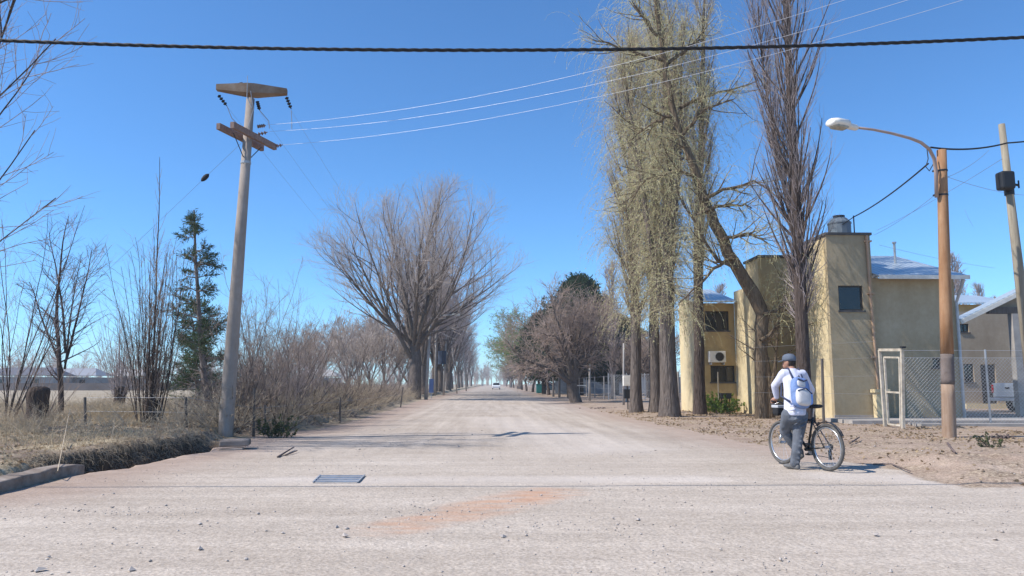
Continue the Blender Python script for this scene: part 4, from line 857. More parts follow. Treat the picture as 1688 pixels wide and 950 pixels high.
# --- gabled house at the right edge
DG = 29.0; hG = thing('house', 'gabled grey-beige house with open porch at the right edge of the photo', 'house', (X(1640, DG), DG, 0))
ex, ez = P(1583, 529, DG).x, P(1583, 529, DG).z; rx, rz_ = P(1700, 472, DG).x, P(1700, 472, DG).z; sl = (rz_-ez)/(rx-ex); W = 4.6
rx = ex+W; rz_ = ez+sl*W; y0, y1 = DG, DG+.7
mb = MB()
for (xa, za, xb, zb) in ((ex, ez, rx, rz_), (rx+.001, rz_, rx+W, ez)):
    mb.add([(xa, y0, za), (xb, y0, zb), (xb, y1, zb), (xa, y1, za), (xa, y0, za+.07), (xb, y0, zb+.07), (xb, y1, zb+.07), (xa, y1, za+.07)], [(0,3,2,1),(4,5,6,7),(0,1,5,4),(1,2,6,5),(2,3,7,6),(3,0,4,7)])
mb.build('roof', M['roof_metal'], hG, world=True)
mb = MB(); mb.beam((ex, y0-.02, ez-.06), (rx, y0-.02, rz_-.06), .03, .16); mb.beam((rx, y0-.02, rz_-.06), (rx+W, y0-.02, ez-.06), .03, .16); mb.build('barge_board', M['white_paint'], hG, world=True)
DW = 38.0; gx0 = X(1588, DW); gh = [(X(1590, DW), X(1607, DW), Zp(630, DW, 1600), Zp(600, DW, 1600)), (X(1618, DW), X(1643, DW), TZ(gx0, DW), Zp(600, DW, 1630)), (X(1587.5, DW)+.01, X(1604, DW), Zp(548, DW, 1600), Zp(534, DW, 1600))]
gh[2] = (gx0+.05, X(1604, DW), gh[2][2], gh[2][3]); gh[0] = (gx0+.08, gh[0][1], gh[0][2], gh[0][3])
mb = MB(); wall_holes(mb, gx0, rx+W-.3, DW, DW+.2, g0, Zp(514, DW, 1620), gh); wz_ = lambda x: ez+sl*(x-ex)-.01
mb.build('wall', M['stucco_grey'], hG, world=True)
window(hG, *gh[0], DW, 1); window(hG, *gh[2], DW, 1)
d_ = gh[1]; mb = MB(); mb.box(d_[0]+.03, d_[1]-.03, DW+.08, DW+.13, d_[2], d_[3]-.03); dr = mb.build('door', M['frame_dark'], hG, world=True)
mb = MB(); mb.box(ex+1.2, rx+W-1.2, DG+.05, DG+.25, ez-.16+.45, ez+.1+.45); mb.build('beam', M['wood_weather'], hG, world=True)
mb = MB(); zb_ = ez+.56; xl_ = ex+(zb_-ez)/sl+.05; mb.add([(xl_, DG+.3, zb_), (rx+W-(zb_-ez)/sl-.05, DG+.3, zb_), (rx, DG+.3, rz_-.12), (xl_, DG+.36, zb_), (rx+W-(zb_-ez)/sl-.05, DG+.36, zb_), (rx, DG+.36, rz_-.12)], [(0, 1, 2), (5, 4, 3), (0, 3, 4, 1), (1, 4, 5, 2), (2, 5, 3, 0)]); mb.build('gable_panel', M['stucco_grey'], hG, world=True)
for cx in (X(1684, DG), rx+W-1.4): mb = MB(); mb.box(cx-.14, cx+.14, DG+.01, DG+.29, g0, ez-.163+.45); mb.build('column', M['concrete'], hG, world=True)
mb = MB(); mb.box(gx0, gx0+14, DW-.12, DW-.003, g0, .30); mb.build('plinth', M['stucco'], hG, world=True)
# back house with pale roof
DD = 44.0; hD = thing('house', 'farther house showing only a pale metal roof and ochre wall behind the gable', 'house', (X(1620, DD), DD, 0)); xq0, xq1 = X(1560, DD), X(1690, DD); zq = Zp(501, DD, 1620)
mb = MB(); mb.box(xq0, xq1, DD+.5, DD+5, 0, zq); mb.build('wall', M['stucco_ochre'], hD, world=True)
mb = MB(); zz = zq+.9; mb.add([(xq0-.2, DD, zq), (xq1, DD, zq), (xq1, DD+4, zz), (xq0-.2, DD+4, zz), (xq0-.2, DD, zq+.08), (xq1, DD, zq+.08), (xq1, DD+4, zz+.08), (xq0-.2, DD+4, zz+.08)], [(0,3,2,1),(4,5,6,7),(0,1,5,4),(1,2,6,5),(2,3,7,6),(3,0,4,7)]); mb.build('roof', M['roof_metal'], hD, world=True)
# yard slabs (concrete path before the house)
mb = MB(); sx0 = X(1385, 24.3); mb.box(sx0, sx0+16, 23.6, 25.55, -.1, .17); tag(mb.build('path', M['concrete']), kind='structure')
mb = MB(); mb.box(sx0+1.4, sx0+16, 22.25, 23.0, -.1, .135); tag(mb.build('pavement', M['concrete']), kind='structure')

# ================================================================== POLES AND WIRES
def cable(name, a, b, sag, r, m, label, cat='wire', n=6, K=40, group=None, kind=None):
    a = Vector(a); b = Vector(b); pts = [a.lerp(b, k/K)-Vector((0, 0, sag*4*(k/K)*(1-k/K))) for k in range(K+1)]
    o = MB().tube(pts, r, n).build(name, M[m], smooth=True); return tag(o, label, cat, group, kind)
# concrete pole on the left
pb = GT(372, 709); py_ = pb.y; top = P(413, 163, py_-.1); ax = (top-pb)
def on(t): return pb+ax*t
cp = thing('utility_pole', 'tapered grey concrete pole with concrete crossbeam leaning right on the left bank', 'utility pole', pb)
mb = MB(); mb.tube([pb+ax*(-.03), pb, on(.5), on(1)], [.18, .178, .14, .10], 20); mb.build('pole', M['pole_concrete'], cp, smooth=True, world=True)
bl = P(357, 150, py_-.08); br = P(473, 157, py_+.10)
c0 = (bl+br)/2; mb = MB(); u = (br-bl); un = u.normalized(); pr = Vector((un.y, -un.x, 0)); up_ = Vector((0, 0, 1))
rings = []
for t, w, h in ((0, .08, .07), (.44, .19, .19), (.56, .19, .19), (1, .08, .07)):
    c = bl+u*t+Vector((0, 0, .05+(.07 if .3 < t < .7 else .03))); rings.append((c, w, h))
vv = []
for c, w, h in rings: vv += [c-pr*w-up_*h*.95, c+pr*w-up_*h*.95, c+pr*w+up_*.07, c-pr*w+up_*.07]
ff = [(0, 1, 2, 3), (15, 14, 13, 12)]
for i in range(3):
    for k in range(4): a = i*4+k; b_ = i*4+(k+1) % 4; ff.append((a, a+4, b_+4, b_))
mb.add(vv, ff); cb = mb.build('crossbeam', M['beam_concrete'], cp, world=True)
# paired timber crossarms running to the lower right
a0, a1 = P(371, 207, py_-.92), P(443, 244, py_+.88); an_ = (a1-a0).normalized(); ap_ = Vector((an_.y, -an_.x, 0)).normalized()
off = Vector((.17, .10, .03))
for s in (-1, 1):
    mb = MB(); o_ = pr*.17*s; mb.beam(a0+ap_*.19*s, a1+ap_*.19*s, .10, .15); mb.build('crossarm', M['wood_red'], cp, world=True)
for s, t0 in ((-1, .18), (1, .82)):
    mb = MB(); q = a0.lerp(a1, t0); mb.tube([q-Vector((0, 0, .08)), on((P(400, 270, py_).z-pb.z)/ax.z)], .012, 5); mb.build('brace', M['metal_dark'], cp, world=True)
mb = MB()
for zz in (.80,): c = on(zz); mb.tube([c-Vector((0, 0, .03)), c+Vector((0, 0, .03))], .128, 14)
mb.build('band', M['galv'], cp, world=True)
def insulator(p, q, n=4, r=.05):
    p = Vector(p); q = Vector(q); mb = MB(); mb.tube([p, q], .014, 6)
    for k in range(n): c = p.lerp(q, (k+.6)/(n+.4)); d = (q-p).normalized()*.018; mb.tube([c-d, c+d*.4, c+d], [r, r*.8, .02], 10)
    return mb
ins = []
for (x1_, y1_, x2_, y2_, dy) in ((420, 223, 441, 218, .3), (447, 243, 466, 239, .8), (360, 157, 374, 175, .4), (424, 167, 428, 182, -.1), (472, 160, 480, 180, -.5), (424, 209, 438, 207, .1)):
    insulator(P(x1_, y1_, py_+dy), P(x2_, y2_, py_+dy)).build('insulator', M['rubber' if y1_ < 200 else 'wood_red'], cp, world=True)
mb = MB(); c = P(398, 141, py_); mb.ball(c, .085, .085, .08); mb.tube([c-Vector((0, 0, .12)), c], .03, 6); mb.build('insulator', M['rubber'], cp, world=True)
mb = MB(); mb.tube([P(407, 160, py_-.2), P(408, 125, py_-.2)], .008, 4); mb.tube([P(407, 160, py_-.28), P(415, 178, py_-.3)], .012, 4); mb.build('lightning_rod', M['galv'], cp, world=True)
for l in ([(374, 175), (382, 195), (402, 215)], [(428, 182), (443, 200), (444, 212)], [(480, 182), (481, 200), (481, 213)], [(413, 150), (418, 180), (409, 210)]):
    MB().tube([P(a, b_, py_-.3) for a, b_ in l], .009, 4).build('jumper_wire', M['wire_dim'], cp, world=True)
# stay wire with its insulator
ga = on(.88); gb_ = P(338, 293, py_-1.2); ge = ga+(gb_-ga)*(ga.z/(ga.z-gb_.z))*.985
tw_ = thing('stay_wire', 'thin stay wire with one dark egg insulator left of the concrete pole', 'wire', ga); MB().tube([ga, gb_, ge], .0032, 4).build('wire', M['wire_dim'], tw_, world=True)
q1_ = gb_+(ga-gb_).normalized()*.14; q2_ = gb_-(ga-gb_).normalized()*.14; MB().tube([q1_, gb_.lerp(q1_, .6), gb_, gb_.lerp(q2_, .6), q2_], [.02, .05, .058, .048, .02], 10).build('insulator', M['rubber'], tw_, world=True)
# three pale line wires to the upper right
lab = ['topmost', 'middle', 'lowest']
for i, ((x1_, y1_, dy), (x2_, y2_)) in enumerate(zip(((440, 206, .1), (443, 217, .3), (467, 239, .8)), ((1330, -12), (1330, 18), (1440, 12)))):
    a = P(x1_, y1_, py_+dy); b = P(x2_, y2_, 12.5); b2 = a+(b-a)*1.25
    cable('power_line', a, b2, .55, .0032, 'wire', lab[i]+' of the three thin pale wires running from the concrete pole to upper right')
# faint lines going away along the left of the road
far_top = P(719, 541, 82)
for i, (x1_, y1_) in enumerate(((376, 178), (428, 184), (481, 184))):
    cable('power_line', P(x1_, y1_, py_), far_top+Vector((-.9+.9*i, 0, 0)), .9, .0028, 'wire_dim', ['left', 'middle', 'right'][i]+' of the three faint wires from the concrete beam to the far poles')
# thick twisted cable across the top
yc = 9.0; pA, pM, pC = P(0, 67, yc), P(850, 83, yc), P(1688, 62, yc)
co = np.polyfit([pA.x, pM.x, pC.x], [pA.z, pM.z, pC.z], 2); xs = np.linspace(-26, 26, 1300); cz = np.polyval(co, xs)
tc_ = thing('power_cable', 'thick black twisted cable spanning the whole sky at the top', 'cable', (0, yc, float(np.polyval(co, 0))))
for k in range(3):
    ph = xs*2*math.pi/.42+k*2*math.pi/3; MB().tube([(a, yc+.012*math.cos(p), c+.012*math.sin(p)) for a, p, c in zip(xs, ph, cz)], .0125, 5).build('strand', M['cable'], tc_, smooth=True, world=True)
# orange pole with street lamp
ob = GT(1565, 722); oy = ob.y; ot = P(1552, 248, oy); oax = ot-ob
op = thing('utility_pole', 'round orange-brown wooden pole with dark painted band beside the wire fence', 'utility pole', ob)
m = mat('pole_orange', (.34, .17, .08), .8, col2=(.50, .30, .17), scale=2.2, stretch=(4, 4, .5), bump=.004, bscale=20); m2 = mat('pole_weathered', (.33, .22, .15), .9, col2=(.46, .34, .26), scale=3, stretch=(4, 4, .5), bump=.004); m3 = mat('pole_grey', (.22, .18, .165), .9, var=.2, scale=5)
tp = lambda py: (P(1560, py, oy).z-ob.z)/oax.z
for q_ in (m, m2, m3): add_stain(q_, .75)
def rr_pole(t): return .155-.045*t
for nm, t0, t1, mm in (('pole_base', -.05, tp(634), m2), ('painted_band', tp(634)+.0005, tp(584), m3), ('pole_shaft', tp(584)+.0005, 1.0, m)):
    ks = [t0+(t1-t0)*k/6 for k in range(7)]; mb = MB(); mb.tube([ob+oax*k for k in ks], [rr_pole(k) for k in ks], 20); mb.build(nm, mm, op, smooth=True, world=True)
mb = MB()
for yy in (282, 322): c = ob+oax*tp(yy); mb.tube([c-Vector((0, 0, .02)), c+Vector((0, 0, .02))], .125, 16); mb.box(c.x-.22, c.x-.10, c.y-.05, c.y+.05, c.z-.02, c.z+.02)
mb.build('clamp', M['metal_dark'], op, world=True)
lm = thing('street_lamp', 'white street lamp head on a long curved arm clamped to the orange pole', 'street lamp', P(1546, 325, oy-.05))
arm = [(1544, 326), (1543, 285), (1540, 262), (1532, 246), (1518, 235), (1500, 228), (1470, 220), (1440, 214), (1408, 210)]
ap = [P(a, b_, oy-.05-.10*k) for k, (a, b_) in enumerate(arm)]; MB().tube(ap, [.045, .045, .042, .04, .038, .035, .033, .03, .03], 10).build('arm', mat('arm_paint', (.36, .27, .23), .6, var=.15), lm, smooth=True, world=True)
h0 = P(1412, 211, ap[-1].y); h1_ = P(1368, 203, ap[-1].y-.35); d = (h1_-h0).normalized(); s_ = d.cross(Vector((0, 0, 1))).normalized(); w_ = s_.cross(d)
def head(mb, prof):
    mb.loft([(h0+d*t+w_*zz, s_*a, w_*b_) for t, a, b_, zz in prof])
Lh = (h1_-h0).length
mb = MB(); head(mb, [(-.02, .05, .05, 0), (.04, .08, .07, 0), (Lh*.38, .09, .075, .01), (Lh*.42, .16, .11, .03), (Lh*.8, .17, .11, .03), (Lh*.97, .15, .09, .02), (Lh, .05, .03, 0)]); mb.build('lamp_head', M['white_paint'], lm, smooth=True, world=True)
mb = MB(); head(mb, [(Lh*.42, .10, .03, -.055), (Lh*.5, .13, .06, -.06), (Lh*.85, .13, .06, -.06), (Lh*.95, .07, .03, -.05)]); mb.build('lamp_glass', mat('lamp_glass', (.34, .32, .26), .2, var=.3, scale=12), lm, smooth=True, world=True)
# leaning wooden pole with black box
sb_ = P(1712, 722, 18.4); sb_.z = TZ(sb_.x, sb_.y)-.1; st_ = P(1651, 205, 18.4); wp = thing('utility_pole', 'slim weathered wooden pole leaning left with a black box, at the right edge', 'utility pole', sb_)
MB().tube([sb_, sb_.lerp(st_, .5), st_], [.14, .115, .075], 14).build('pole', M['wood_grey'], wp, smooth=True, world=True)
bx = P(1657, 300, 18.25); mb = MB(); mb.box(bx.x-.2, bx.x+.14, bx.y-.2, bx.y+.1, bx.z-.22, bx.z+.24); mb.build('junction_box', M['metal_dark'], wp, world=True, bevel=.05)
cc = sb_.lerp(st_, (bx.z-sb_.z)/(st_.z-sb_.z)); mb = MB(); mb.tube([cc-Vector((0, 0, .3)), cc+Vector((0, 0, .22))], .115, 12); mb.tube([cc+Vector((.05, 0, 0)), cc+Vector((.26, 0, -.05))], .03, 6); mb.tube([cc+Vector((.26, 0, -.12)), cc+Vector((.26, 0, .08))], .02, 6); mb.build('clamp', M['metal_dark'], wp, world=True)
# service cables
e1 = P(1534, 243, oy-.05); cable('service_cable', e1, P(1660, 236, 18.3), .10, .022, 'cable', 'black cable between the orange pole top and the leaning wooden pole', 'cable')
cable('service_cable', P(1660, 236, 18.3), P(1800, 215, 19.5), .05, .02, 'cable', 'black cable leaving the leaning pole towards the right edge', 'cable')
cable('service_cable', P(1530, 270, oy), P(1407, 358, DA+.5), .10, .02, 'cable', 'thick black cable from the orange pole down to the tower roof', 'cable')
cable('service_cable', P(1407, 358, DA+.5), P(1336, 402, DA+2.2), .03, .016, 'cable', 'short black cable lying from the roof mast over the tower top', 'cable')
MB().tube([P(1528, 245, oy-.1), P(1530, 262, oy-.15), P(1526, 275, oy-.15), P(1532, 282, oy-.1), P(1540, 268, oy-.1), P(1530, 246, oy-.1)], .012, 5).build('cable_loop', M['cable'], lm, world=True)
for a, b, D1, D2, l in (((1562, 292), (1630, 248), oy, 21, 'thin wire from orange pole up to the right behind the leaning pole'), ((1562, 292), (1690, 322), oy, 24, 'thin wire from the orange pole sloping slightly down to the right'), ((1652, 262), (1445, 380), 18.4, 30, 'thin wire from the leaning pole down behind the orange pole'),
                       ((1546, 318), (1440, 388), oy, 27, 'short thin wire from the orange pole to the near roof edge'), ((1449, 404), (1640, 442), 27, 40, 'thin wire starting at the tower corner over the pale roof'), ((1590, 345), (1604, 373), 40, 40, 'short hanging wire with a dark insulator above the far poplars')):
    cable('thin_wire', P(*a, D1), P(*b, D2), .08, .006, 'wire_dim', l, 'wire', 4)

# far poles along the left of the road
def far_pole(x1, y1, x2, y2, label, lamp=False, box=False, r=.13):
    b = GT(x1, y1) if y1 > 650 else Vector((X(x1, 1320*1.0/(y1-632)), 1.25*1250/(y1-632), 0)); b.z -= .1
    t = P(x2, y2, b.y); o = thing('street_pole', label, 'pole', b); MB().tube([b, t], [r, r*.65], 10).build('pole', M['concrete'], o, smooth=True, world=True)
    if lamp:
        q = [t, t+Vector((.1, -.05, .35)), t+Vector((.6, -.2, .55)), t+Vector((2.0, -.4, .62))]; MB().tube(q, .045, 6).build('arm', M['galv'], o, world=True); MB().box(q[3].x-.2, q[3].x+.45, q[3].y-.12, q[3].y+.12, q[3].z-.06, q[3].z+.08).build('lamp_head', M['white_paint'], o, world=True, bevel=.03)
    if box:
        c = b.lerp(t, .62); MB().tube([(c.x-.35, c.y-.3, c.z-.7), (c.x-.35, c.y-.3, c.z+.75)], .45, 12).build('transformer', mat('transformer_blue', (.04, .055, .09), .6), o, world=True)
        MB().beam((c.x-1.2, c.y-.2, t.z-.6), (c.x+1.2, c.y-.2, t.z-.6), .12, .12).build('crossarm', M['wood_weather'], o, world=True)
    return o
far_pole(702, 659, 709, 532, 'pale far pole with a curved street lamp arm before the huge tree', lamp=True, r=.15)
far_pole(717, 652, 719, 541, 'pale far pole just right of the far lamp pole'); far_pole(731, 652, 736, 552, 'leaning far pole carrying a dark blue transformer', box=True)
far_pole(743, 648, 744, 560, 'thin dark far pole between the transformer pole and the tree row', r=.09); far_pole(761, 644, 762, 557, 'pale far pole nearest to the road end on the left', lamp=True)
cable('thin_wire', P(762, 560, 110), P(846, 573, 118), .3, .014, 'wire_dim', 'wire crossing over the far end of the road', 'wire', 4)
g = Vector((X(711, 66), 66, 0)); sg = thing('notice_board', 'blue board standing between the far poles on the left', 'board', g); MB().box(-.2, .2, -.03, .03, .5, 1.7).build('board', mat('blue_paint', (.07, .12, .27), .7), sg); MB().tube([(0, .05, -.1), (0, .05, 2.2)], .04, 6).build('post', M['galv'], sg)

# ================================================================== FENCES
def chain_link(parent, x0, x1, y, z0, z1, s=.11, r=.0042, y2=None):
    H = z1-z0; n = int((x1-x0)/s); V = []; Q = []
    A = []; B = []
    for k in range(-int(H/s), n+1):
        for sg_ in (1, -1):
            xa = x0+k*s if sg_ > 0 else x0+k*s+H; xb = xa+H*sg_; za, zb = z0, z1
            if sg_ > 0:
                if xa < x0: za = z0+(x0-xa); xa = x0
                if xb > x1: zb = z1-(xb-x1); xb = x1
            else:
                if xa > x1: za = z0+(xa-x1); xa = x1
                if xb < x0: zb = z1-(x0-xb); xb = x0
            if zb-za > .02: A.append((xa, y+.002*sg_, za)); B.append((xb, y+.002*sg_, zb))
    Pt = np.stack([np.array(A), np.array(B)], 1); Rr = np.full(Pt.shape[:2], r); v, q = tubes([(Pt, Rr, 4)]); v = v-np.array(parent.location)
    return link('wire_mesh', np_mesh('wire_mesh', v, q), M['galv'], parent)
FY = 22.6; fx0 = X(1493, FY); fx1 = X(1830, FY); fz = .08; ft = Zp(590, FY, 1600)
fe = thing('wire_fence', 'galvanised chain-link fence in front of the near house yard at right', 'fence', (fx0, FY, fz)); chain_link(fe, fx0, fx1, FY, fz+.03, ft)
for pxx in (1629, 1700, 1760): x_ = X(pxx, FY); MB().tube([(x_, FY+.03, -.1), (x_, FY+.03, ft+.25)], .03, 8).build('fence_post', M['galv'], fe, world=True)
for k, z_ in enumerate((ft, ft+.22, (ft+fz)/2, fz+.04)): MB().tube([(fx0, FY+.006, z_), (fx1, FY+.006, z_)], .004, 4).build('tension_wire', M['wire'], fe, world=True)
# left run of plain wires between tower and gate
wf = thing('wire_fence', 'few thin fence wires between the trees and the white gate', 'fence', (X(1230, FY+2), FY+2, .1)); gx_ = X(1445, FY)
for z_ in (Zp(590, FY, 1400), Zp(563, FY, 1400), Zp(620, FY, 1400), Zp(650, FY, 1400)): MB().tube([(gx_, FY, z_), (X(1340, FY+2), FY+2.0, z_), (X(1240, FY+4), FY+4, z_)], .0028, 4).build('fence_wire', M['wire_dim'], wf, world=True)
for pxx, D, hh in ((1357, FY+1.5, 2.1), (1330, FY+2.3, 1.5)): x_ = X(pxx, D); MB().tube([(x_-.05, D, 0), (x_, D, hh)], .045, 7).build('fence_post', M['wood_weather'], wf, world=True)
M['cream_paint'] = mat('cream_paint', (.58, .52, .43), .7, var=.25, scale=5); add_stain(M['cream_paint'], .7)
# white gate frame, slightly askew
gt = thing('gate', 'white metal gate frame standing slightly askew before the tower wall', 'gate', GT(1472, 706)); gy0 = FY-.35; gd = .25
cA, cB, cC, cD = GT(1459, 703), GT(1489, 707), P(1487, 577, GT(1489, 707).y), P(1450, 577, GT(1459, 703).y)
for a, b in ((cA, cD), (cB, cC), (cD, cC)): MB().beam(a, b, .078, .078, (0, 1, 0)).build('frame', M['cream_paint'], gt, world=True)
i1, i2, i3, i4 = cA.lerp(cB, .16)+Vector((0, -.05, .08)), cA.lerp(cB, .84)+Vector((0, -.05, .08)), cD.lerp(cC, .84)+Vector((0, -.05, -.22)), cD.lerp(cC, .16)+Vector((0, -.05, -.22))
lf_ = MB(); 
for a, b in ((i1, i2), (i2, i3), (i3, i4), (i4, i1), (i1.lerp(i4, .48), i2.lerp(i3, .48))): lf_.beam(a, b, .05, .05, (0, 1, 0))
lfo = lf_.build('gate_leaf', M['cream_paint'], gt, world=True); MB().box(cC.x-.03, cC.x+.09, cC.y-.05, cC.y+.05, cC.z+.0465, cC.z+.10).build('cap', M['metal_dark'], gt, world=True)
# fences with posts behind the right-hand trees
ff_ = thing('wire_fence', 'long wire fence with slim pale posts behind the trees along the right verge', 'fence', (9.5, 40, 0)); 
A = Vector((X(1118, 38), 38, 0)); Bq = Vector((X(905, 118), 118, 0))
for k in range(16):
    c = A.lerp(Bq, (k/15)**1.3); MB().tube([(c.x, c.y, -.1), (c.x, c.y, 1.9)], .055, 6).build('fence_post', M['concrete'], ff_, world=True)
for z_ in (.4, .9, 1.4, 1.85): MB().tube([(A.x, A.y-.07, z_), (Bq.x, Bq.y-.07, z_)], .012, 4).build('fence_wire', M['wire_dim'], ff_, world=True)
fb = thing('wire_fence', 'blue-grey mesh enclosure left of the leftmost tall poplar', 'fence', (X(1015, 58), 58, 0)); xq = X(1003, 58); chain_link(fb, xq, xq+4.2, 58, .1, 2.0, .2, .009)
for k in range(4): MB().tube([(xq+1.4*k, 58.05, -.1), (xq+1.4*k, 58.05, 2.1)], .04, 6).build('fence_post', M['galv'], fb, world=True)
wl = thing('yard_wall', 'low grey wall seen far behind the right-hand trees', 'wall', (16, 96, 0)); MB().box(X(915, 96), X(1140, 96), 96, 96.2, 0, 2.1).build('wall_panel', mat('wall_grey', (.20, .22, .25), .9, var=.3, scale=.5), wl, world=True)
far_pole(1028, 668, 1028, 566, 'slim tall pale pole just left of the leftmost tall poplar', r=.07)
far_pole(972, 661, 972, 601, 'short orange-white post right of the round bare tree', r=.10)
for pxx, pyy, h, l in ((922, 655, 2.3, 'thick brown post left of the round bare tree'), (938, 657, 2.0, 'brown post touching the round bare tree trunk on its left'), (912, 654, 1.9, 'thin grey post among the stems left of the round bare tree')):
    b = GT(pxx, pyy); MB_ = MB().tube([(0, 0, -.1), (.03, 0, h)], [.12, .09], 8); o = MB_.build('wooden_post', M['wood_weather']); o.location = b; tag(o, l, 'post')
gw = thing('goal_frame', 'small white square frame standing behind the round bare tree', 'frame', (X(958, 74), 74, 0)); mb = MB(); 
for a, b in (((-.5, 0, 0), (-.5, 0, 1.1)), ((.5, 0, 0), (.5, 0, 1.1)), ((-.5, 0, 1.1), (.5, 0, 1.1))): mb.beam(a, b, .1, .1, (0, 1, 0))
mb.build('frame', M['white_paint'], gw)
mbx = thing('meter_box', 'white box over a black box on a thin post beside the leftmost poplar', 'meter box', GT(1035, 676)); MB().tube([(0, 0, -.1), (0, 0, 1.6)], .04, 6).build('post', M['wood_weather'], mbx); MB().box(-.22, .22, -.2, .1, 1.15, 1.65).build('white_box', M['white_paint'], mbx, bevel=.02); MB().box(-.2, .25, -.18, .1, .55, 1.0).build('black_box', M['metal_dark'], mbx, bevel=.02)
# far left: long boundary wall and houses
fw = thing('boundary_wall', 'long low grey-brown wall across the far side of the left field', 'wall', (-40, 118, 0)); MB().box(-120, -22, 118, 118.25, 0, 1.35).build('wall_panel', mat('far_wall', (.17, .145, .135), .95, var=.25, scale=.2), fw, world=True)
for i, (pxx, wd, l, rc) in enumerate(((30, 12, 'far house with dark roof at the left edge behind the field', (.12, .12, .14)), (115, 9, 'far low house with pale grey roof behind the field wall', (.27, .28, .31)), (205, 7, 'small far pale house behind the stump shoots', (.42, .40, .38)), (520, 8, 'far pale house hidden behind the thicket', (.40, .38, .36)))):
    D = 135+7*i; x_ = X(pxx, D); h = thing('house', l, 'house', (x_, D, 0)); MB().box(-wd/2, wd/2, 0, 6, 0, 2.4).build('wall', mat('far_plaster', (.30, .29, .285), .9, var=.1), h)
    rm = MB().add([(-wd/2-.4, -.5, 2.7), (wd/2+.4, -.5, 2.7), (wd/2+.4, 6.5, 2.7), (-wd/2-.4, 6.5, 2.7), (-wd/2+1.5, 3, 4.1), (wd/2-1.5, 3, 4.1)], [(0, 1, 5, 4), (2, 3, 4, 5), (1, 2, 5), (3, 0, 4), (0, 3, 2, 1)]).build('roof', mat('far_roof', rc, .8, var=.1), h)
    for k in range(2): MB().box(-wd/4+k*wd/2-.5, -wd/4+k*wd/2+.5, -.04, -.003, 1.0, 2.0).build('window', M['glass'], h)
# post-and-wire fence in the left thicket
lf2 = thing('wire_fence', 'old wire fence of leaning wooden posts inside the left thicket', 'fence', (-7, 20, 0))
tops = []
for (a, b_, c_, d__) in ((418, 720, 419, 640), (437, 716, 436, 668), (660, 672, 664, 638), (560, 696, 561, 655), (141, 700, 140, 655), (308, 705, 306, 655)):
    q = GT(a, b_); t = P(c_, d__, q.y); MB().tube([q-Vector((0, 0, .1)), t], .035, 6).build('fence_post', M['wood_weather'], lf2, world=True)
ql = GT(141, 700); qr = GT(308, 705); qe = GT(418, 720); qf = GT(560, 696); qg = GT(660, 672)
for h_ in (.35, .7): MB().tube([ql+Vector((0, 0, h_)), qr+Vector((0, 0, h_)), qe+Vector((0, 0, h_)), qf+Vector((0, 0, h_)), qg+Vector((0, 0, h_))], .004, 4).build('fence_wire', M['wire_dim'], lf2, world=True)

# ================================================================== CONCRETE BY THE DITCH, GRATE, STICKS
k0, k1 = G(-30, 822), G(138, 777); kd = (k1-k0).normalized(); kn = Vector((-kd.y, kd.x, 0)); mb = MB()
n_ = 8; rk = random.Random(3)
for side_z in (0,):
    vv = []
    for i in range(n_+1):
        c = k0.lerp(k1, i/n_); e = [rk.uniform(-.02, .02) for _ in range(4)]; zt = .13+.03*rk.random()-(.05 if i == n_ else 0)
        vv += [c+Vector((e[0], e[1], -.15)), c+Vector((e[0], e[1], zt)), c+kn*(.24+e[2])+Vector((0, 0, zt+.01)), c+kn*(.24+e[3])+Vector((0, 0, -.15))]
    ff = [(0, 1, 2, 3), (n_*4+3, n_*4+2, n_*4+1, n_*4)]
    for i in range(n_):
        for k in range(4): a = i*4+k; b_ = i*4+(k+1) % 4; ff.append((a, a+4, b_+4, b_))
mb.add(vv, ff); m_k = mat('kerb_old', (.17, .125, .095), .95, col2=(.38, .32, .27), scale=3, bump=.015, bscale=14)
o = mb.build('kerb', m_k, bevel=.02); tag(o, kind='structure')
c0 = GT(362, 722); c1 = GT(418, 716); cv = thing('culvert_slab', 'broken concrete slab over the end of the ditch at the pole foot', 'slab', c1); d2 = Vector((1, .25, 0)).normalized(); mb = MB(); pq = GT(372, 716)
mb.beam((pq.x-.05, pq.y-.12, .12), (pq.x+.5, pq.y-.02, .13), .5, .13); mb.build('slab', m_k, cv, world=True, bevel=.03); mb = MB(); mb.beam((pq.x+.0, pq.y-.30, -.12), (pq.x+.45, pq.y-.22, -.10), .22, .28); mb.build('footing', m_k, cv, world=True, bevel=.02)
ga, gb2, gc, gd2 = G(516, 797), G(589, 797), G(601, 785), G(528, 785); gr = thing('drain_grate', 'steel drain grate of parallel bars set flush in the dirt road', 'grate', (ga+gc)/2)
zt = max(TZ(p_.x, p_.y) for p_ in (ga, gb2, gc, gd2))+.012
pit = MB().add([(p_.x, p_.y, zt-.006) for p_ in (ga, gb2, gc, gd2)]+[(p_.x, p_.y, zt-.04) for p_ in (ga, gb2, gc, gd2)], [(0, 1, 2, 3), (4, 7, 6, 5), (0, 4, 5, 1), (1, 5, 6, 2), (2, 6, 7, 3), (3, 7, 4, 0)]); pit.build('dust_bed', M['concrete'], gr, world=True)
mst = mat('grate_steel', (.36, .40, .46), .5, .6, var=.2, scale=8)
for k in range(4):
    t = (k+.5)/4; a = ga.lerp(gd2, t); b = gb2.lerp(gc, t); a.z = b.z = zt; MB().beam(a, b, .045, .014).build('bar', mst, gr, world=True)
for a, b in ((ga, gd2), (gb2, gc)): a = a.copy(); b = b.copy(); a.z = b.z = zt+.002; MB().beam(a, b, .018, .012).build('rim', M['galv'], gr, world=True)
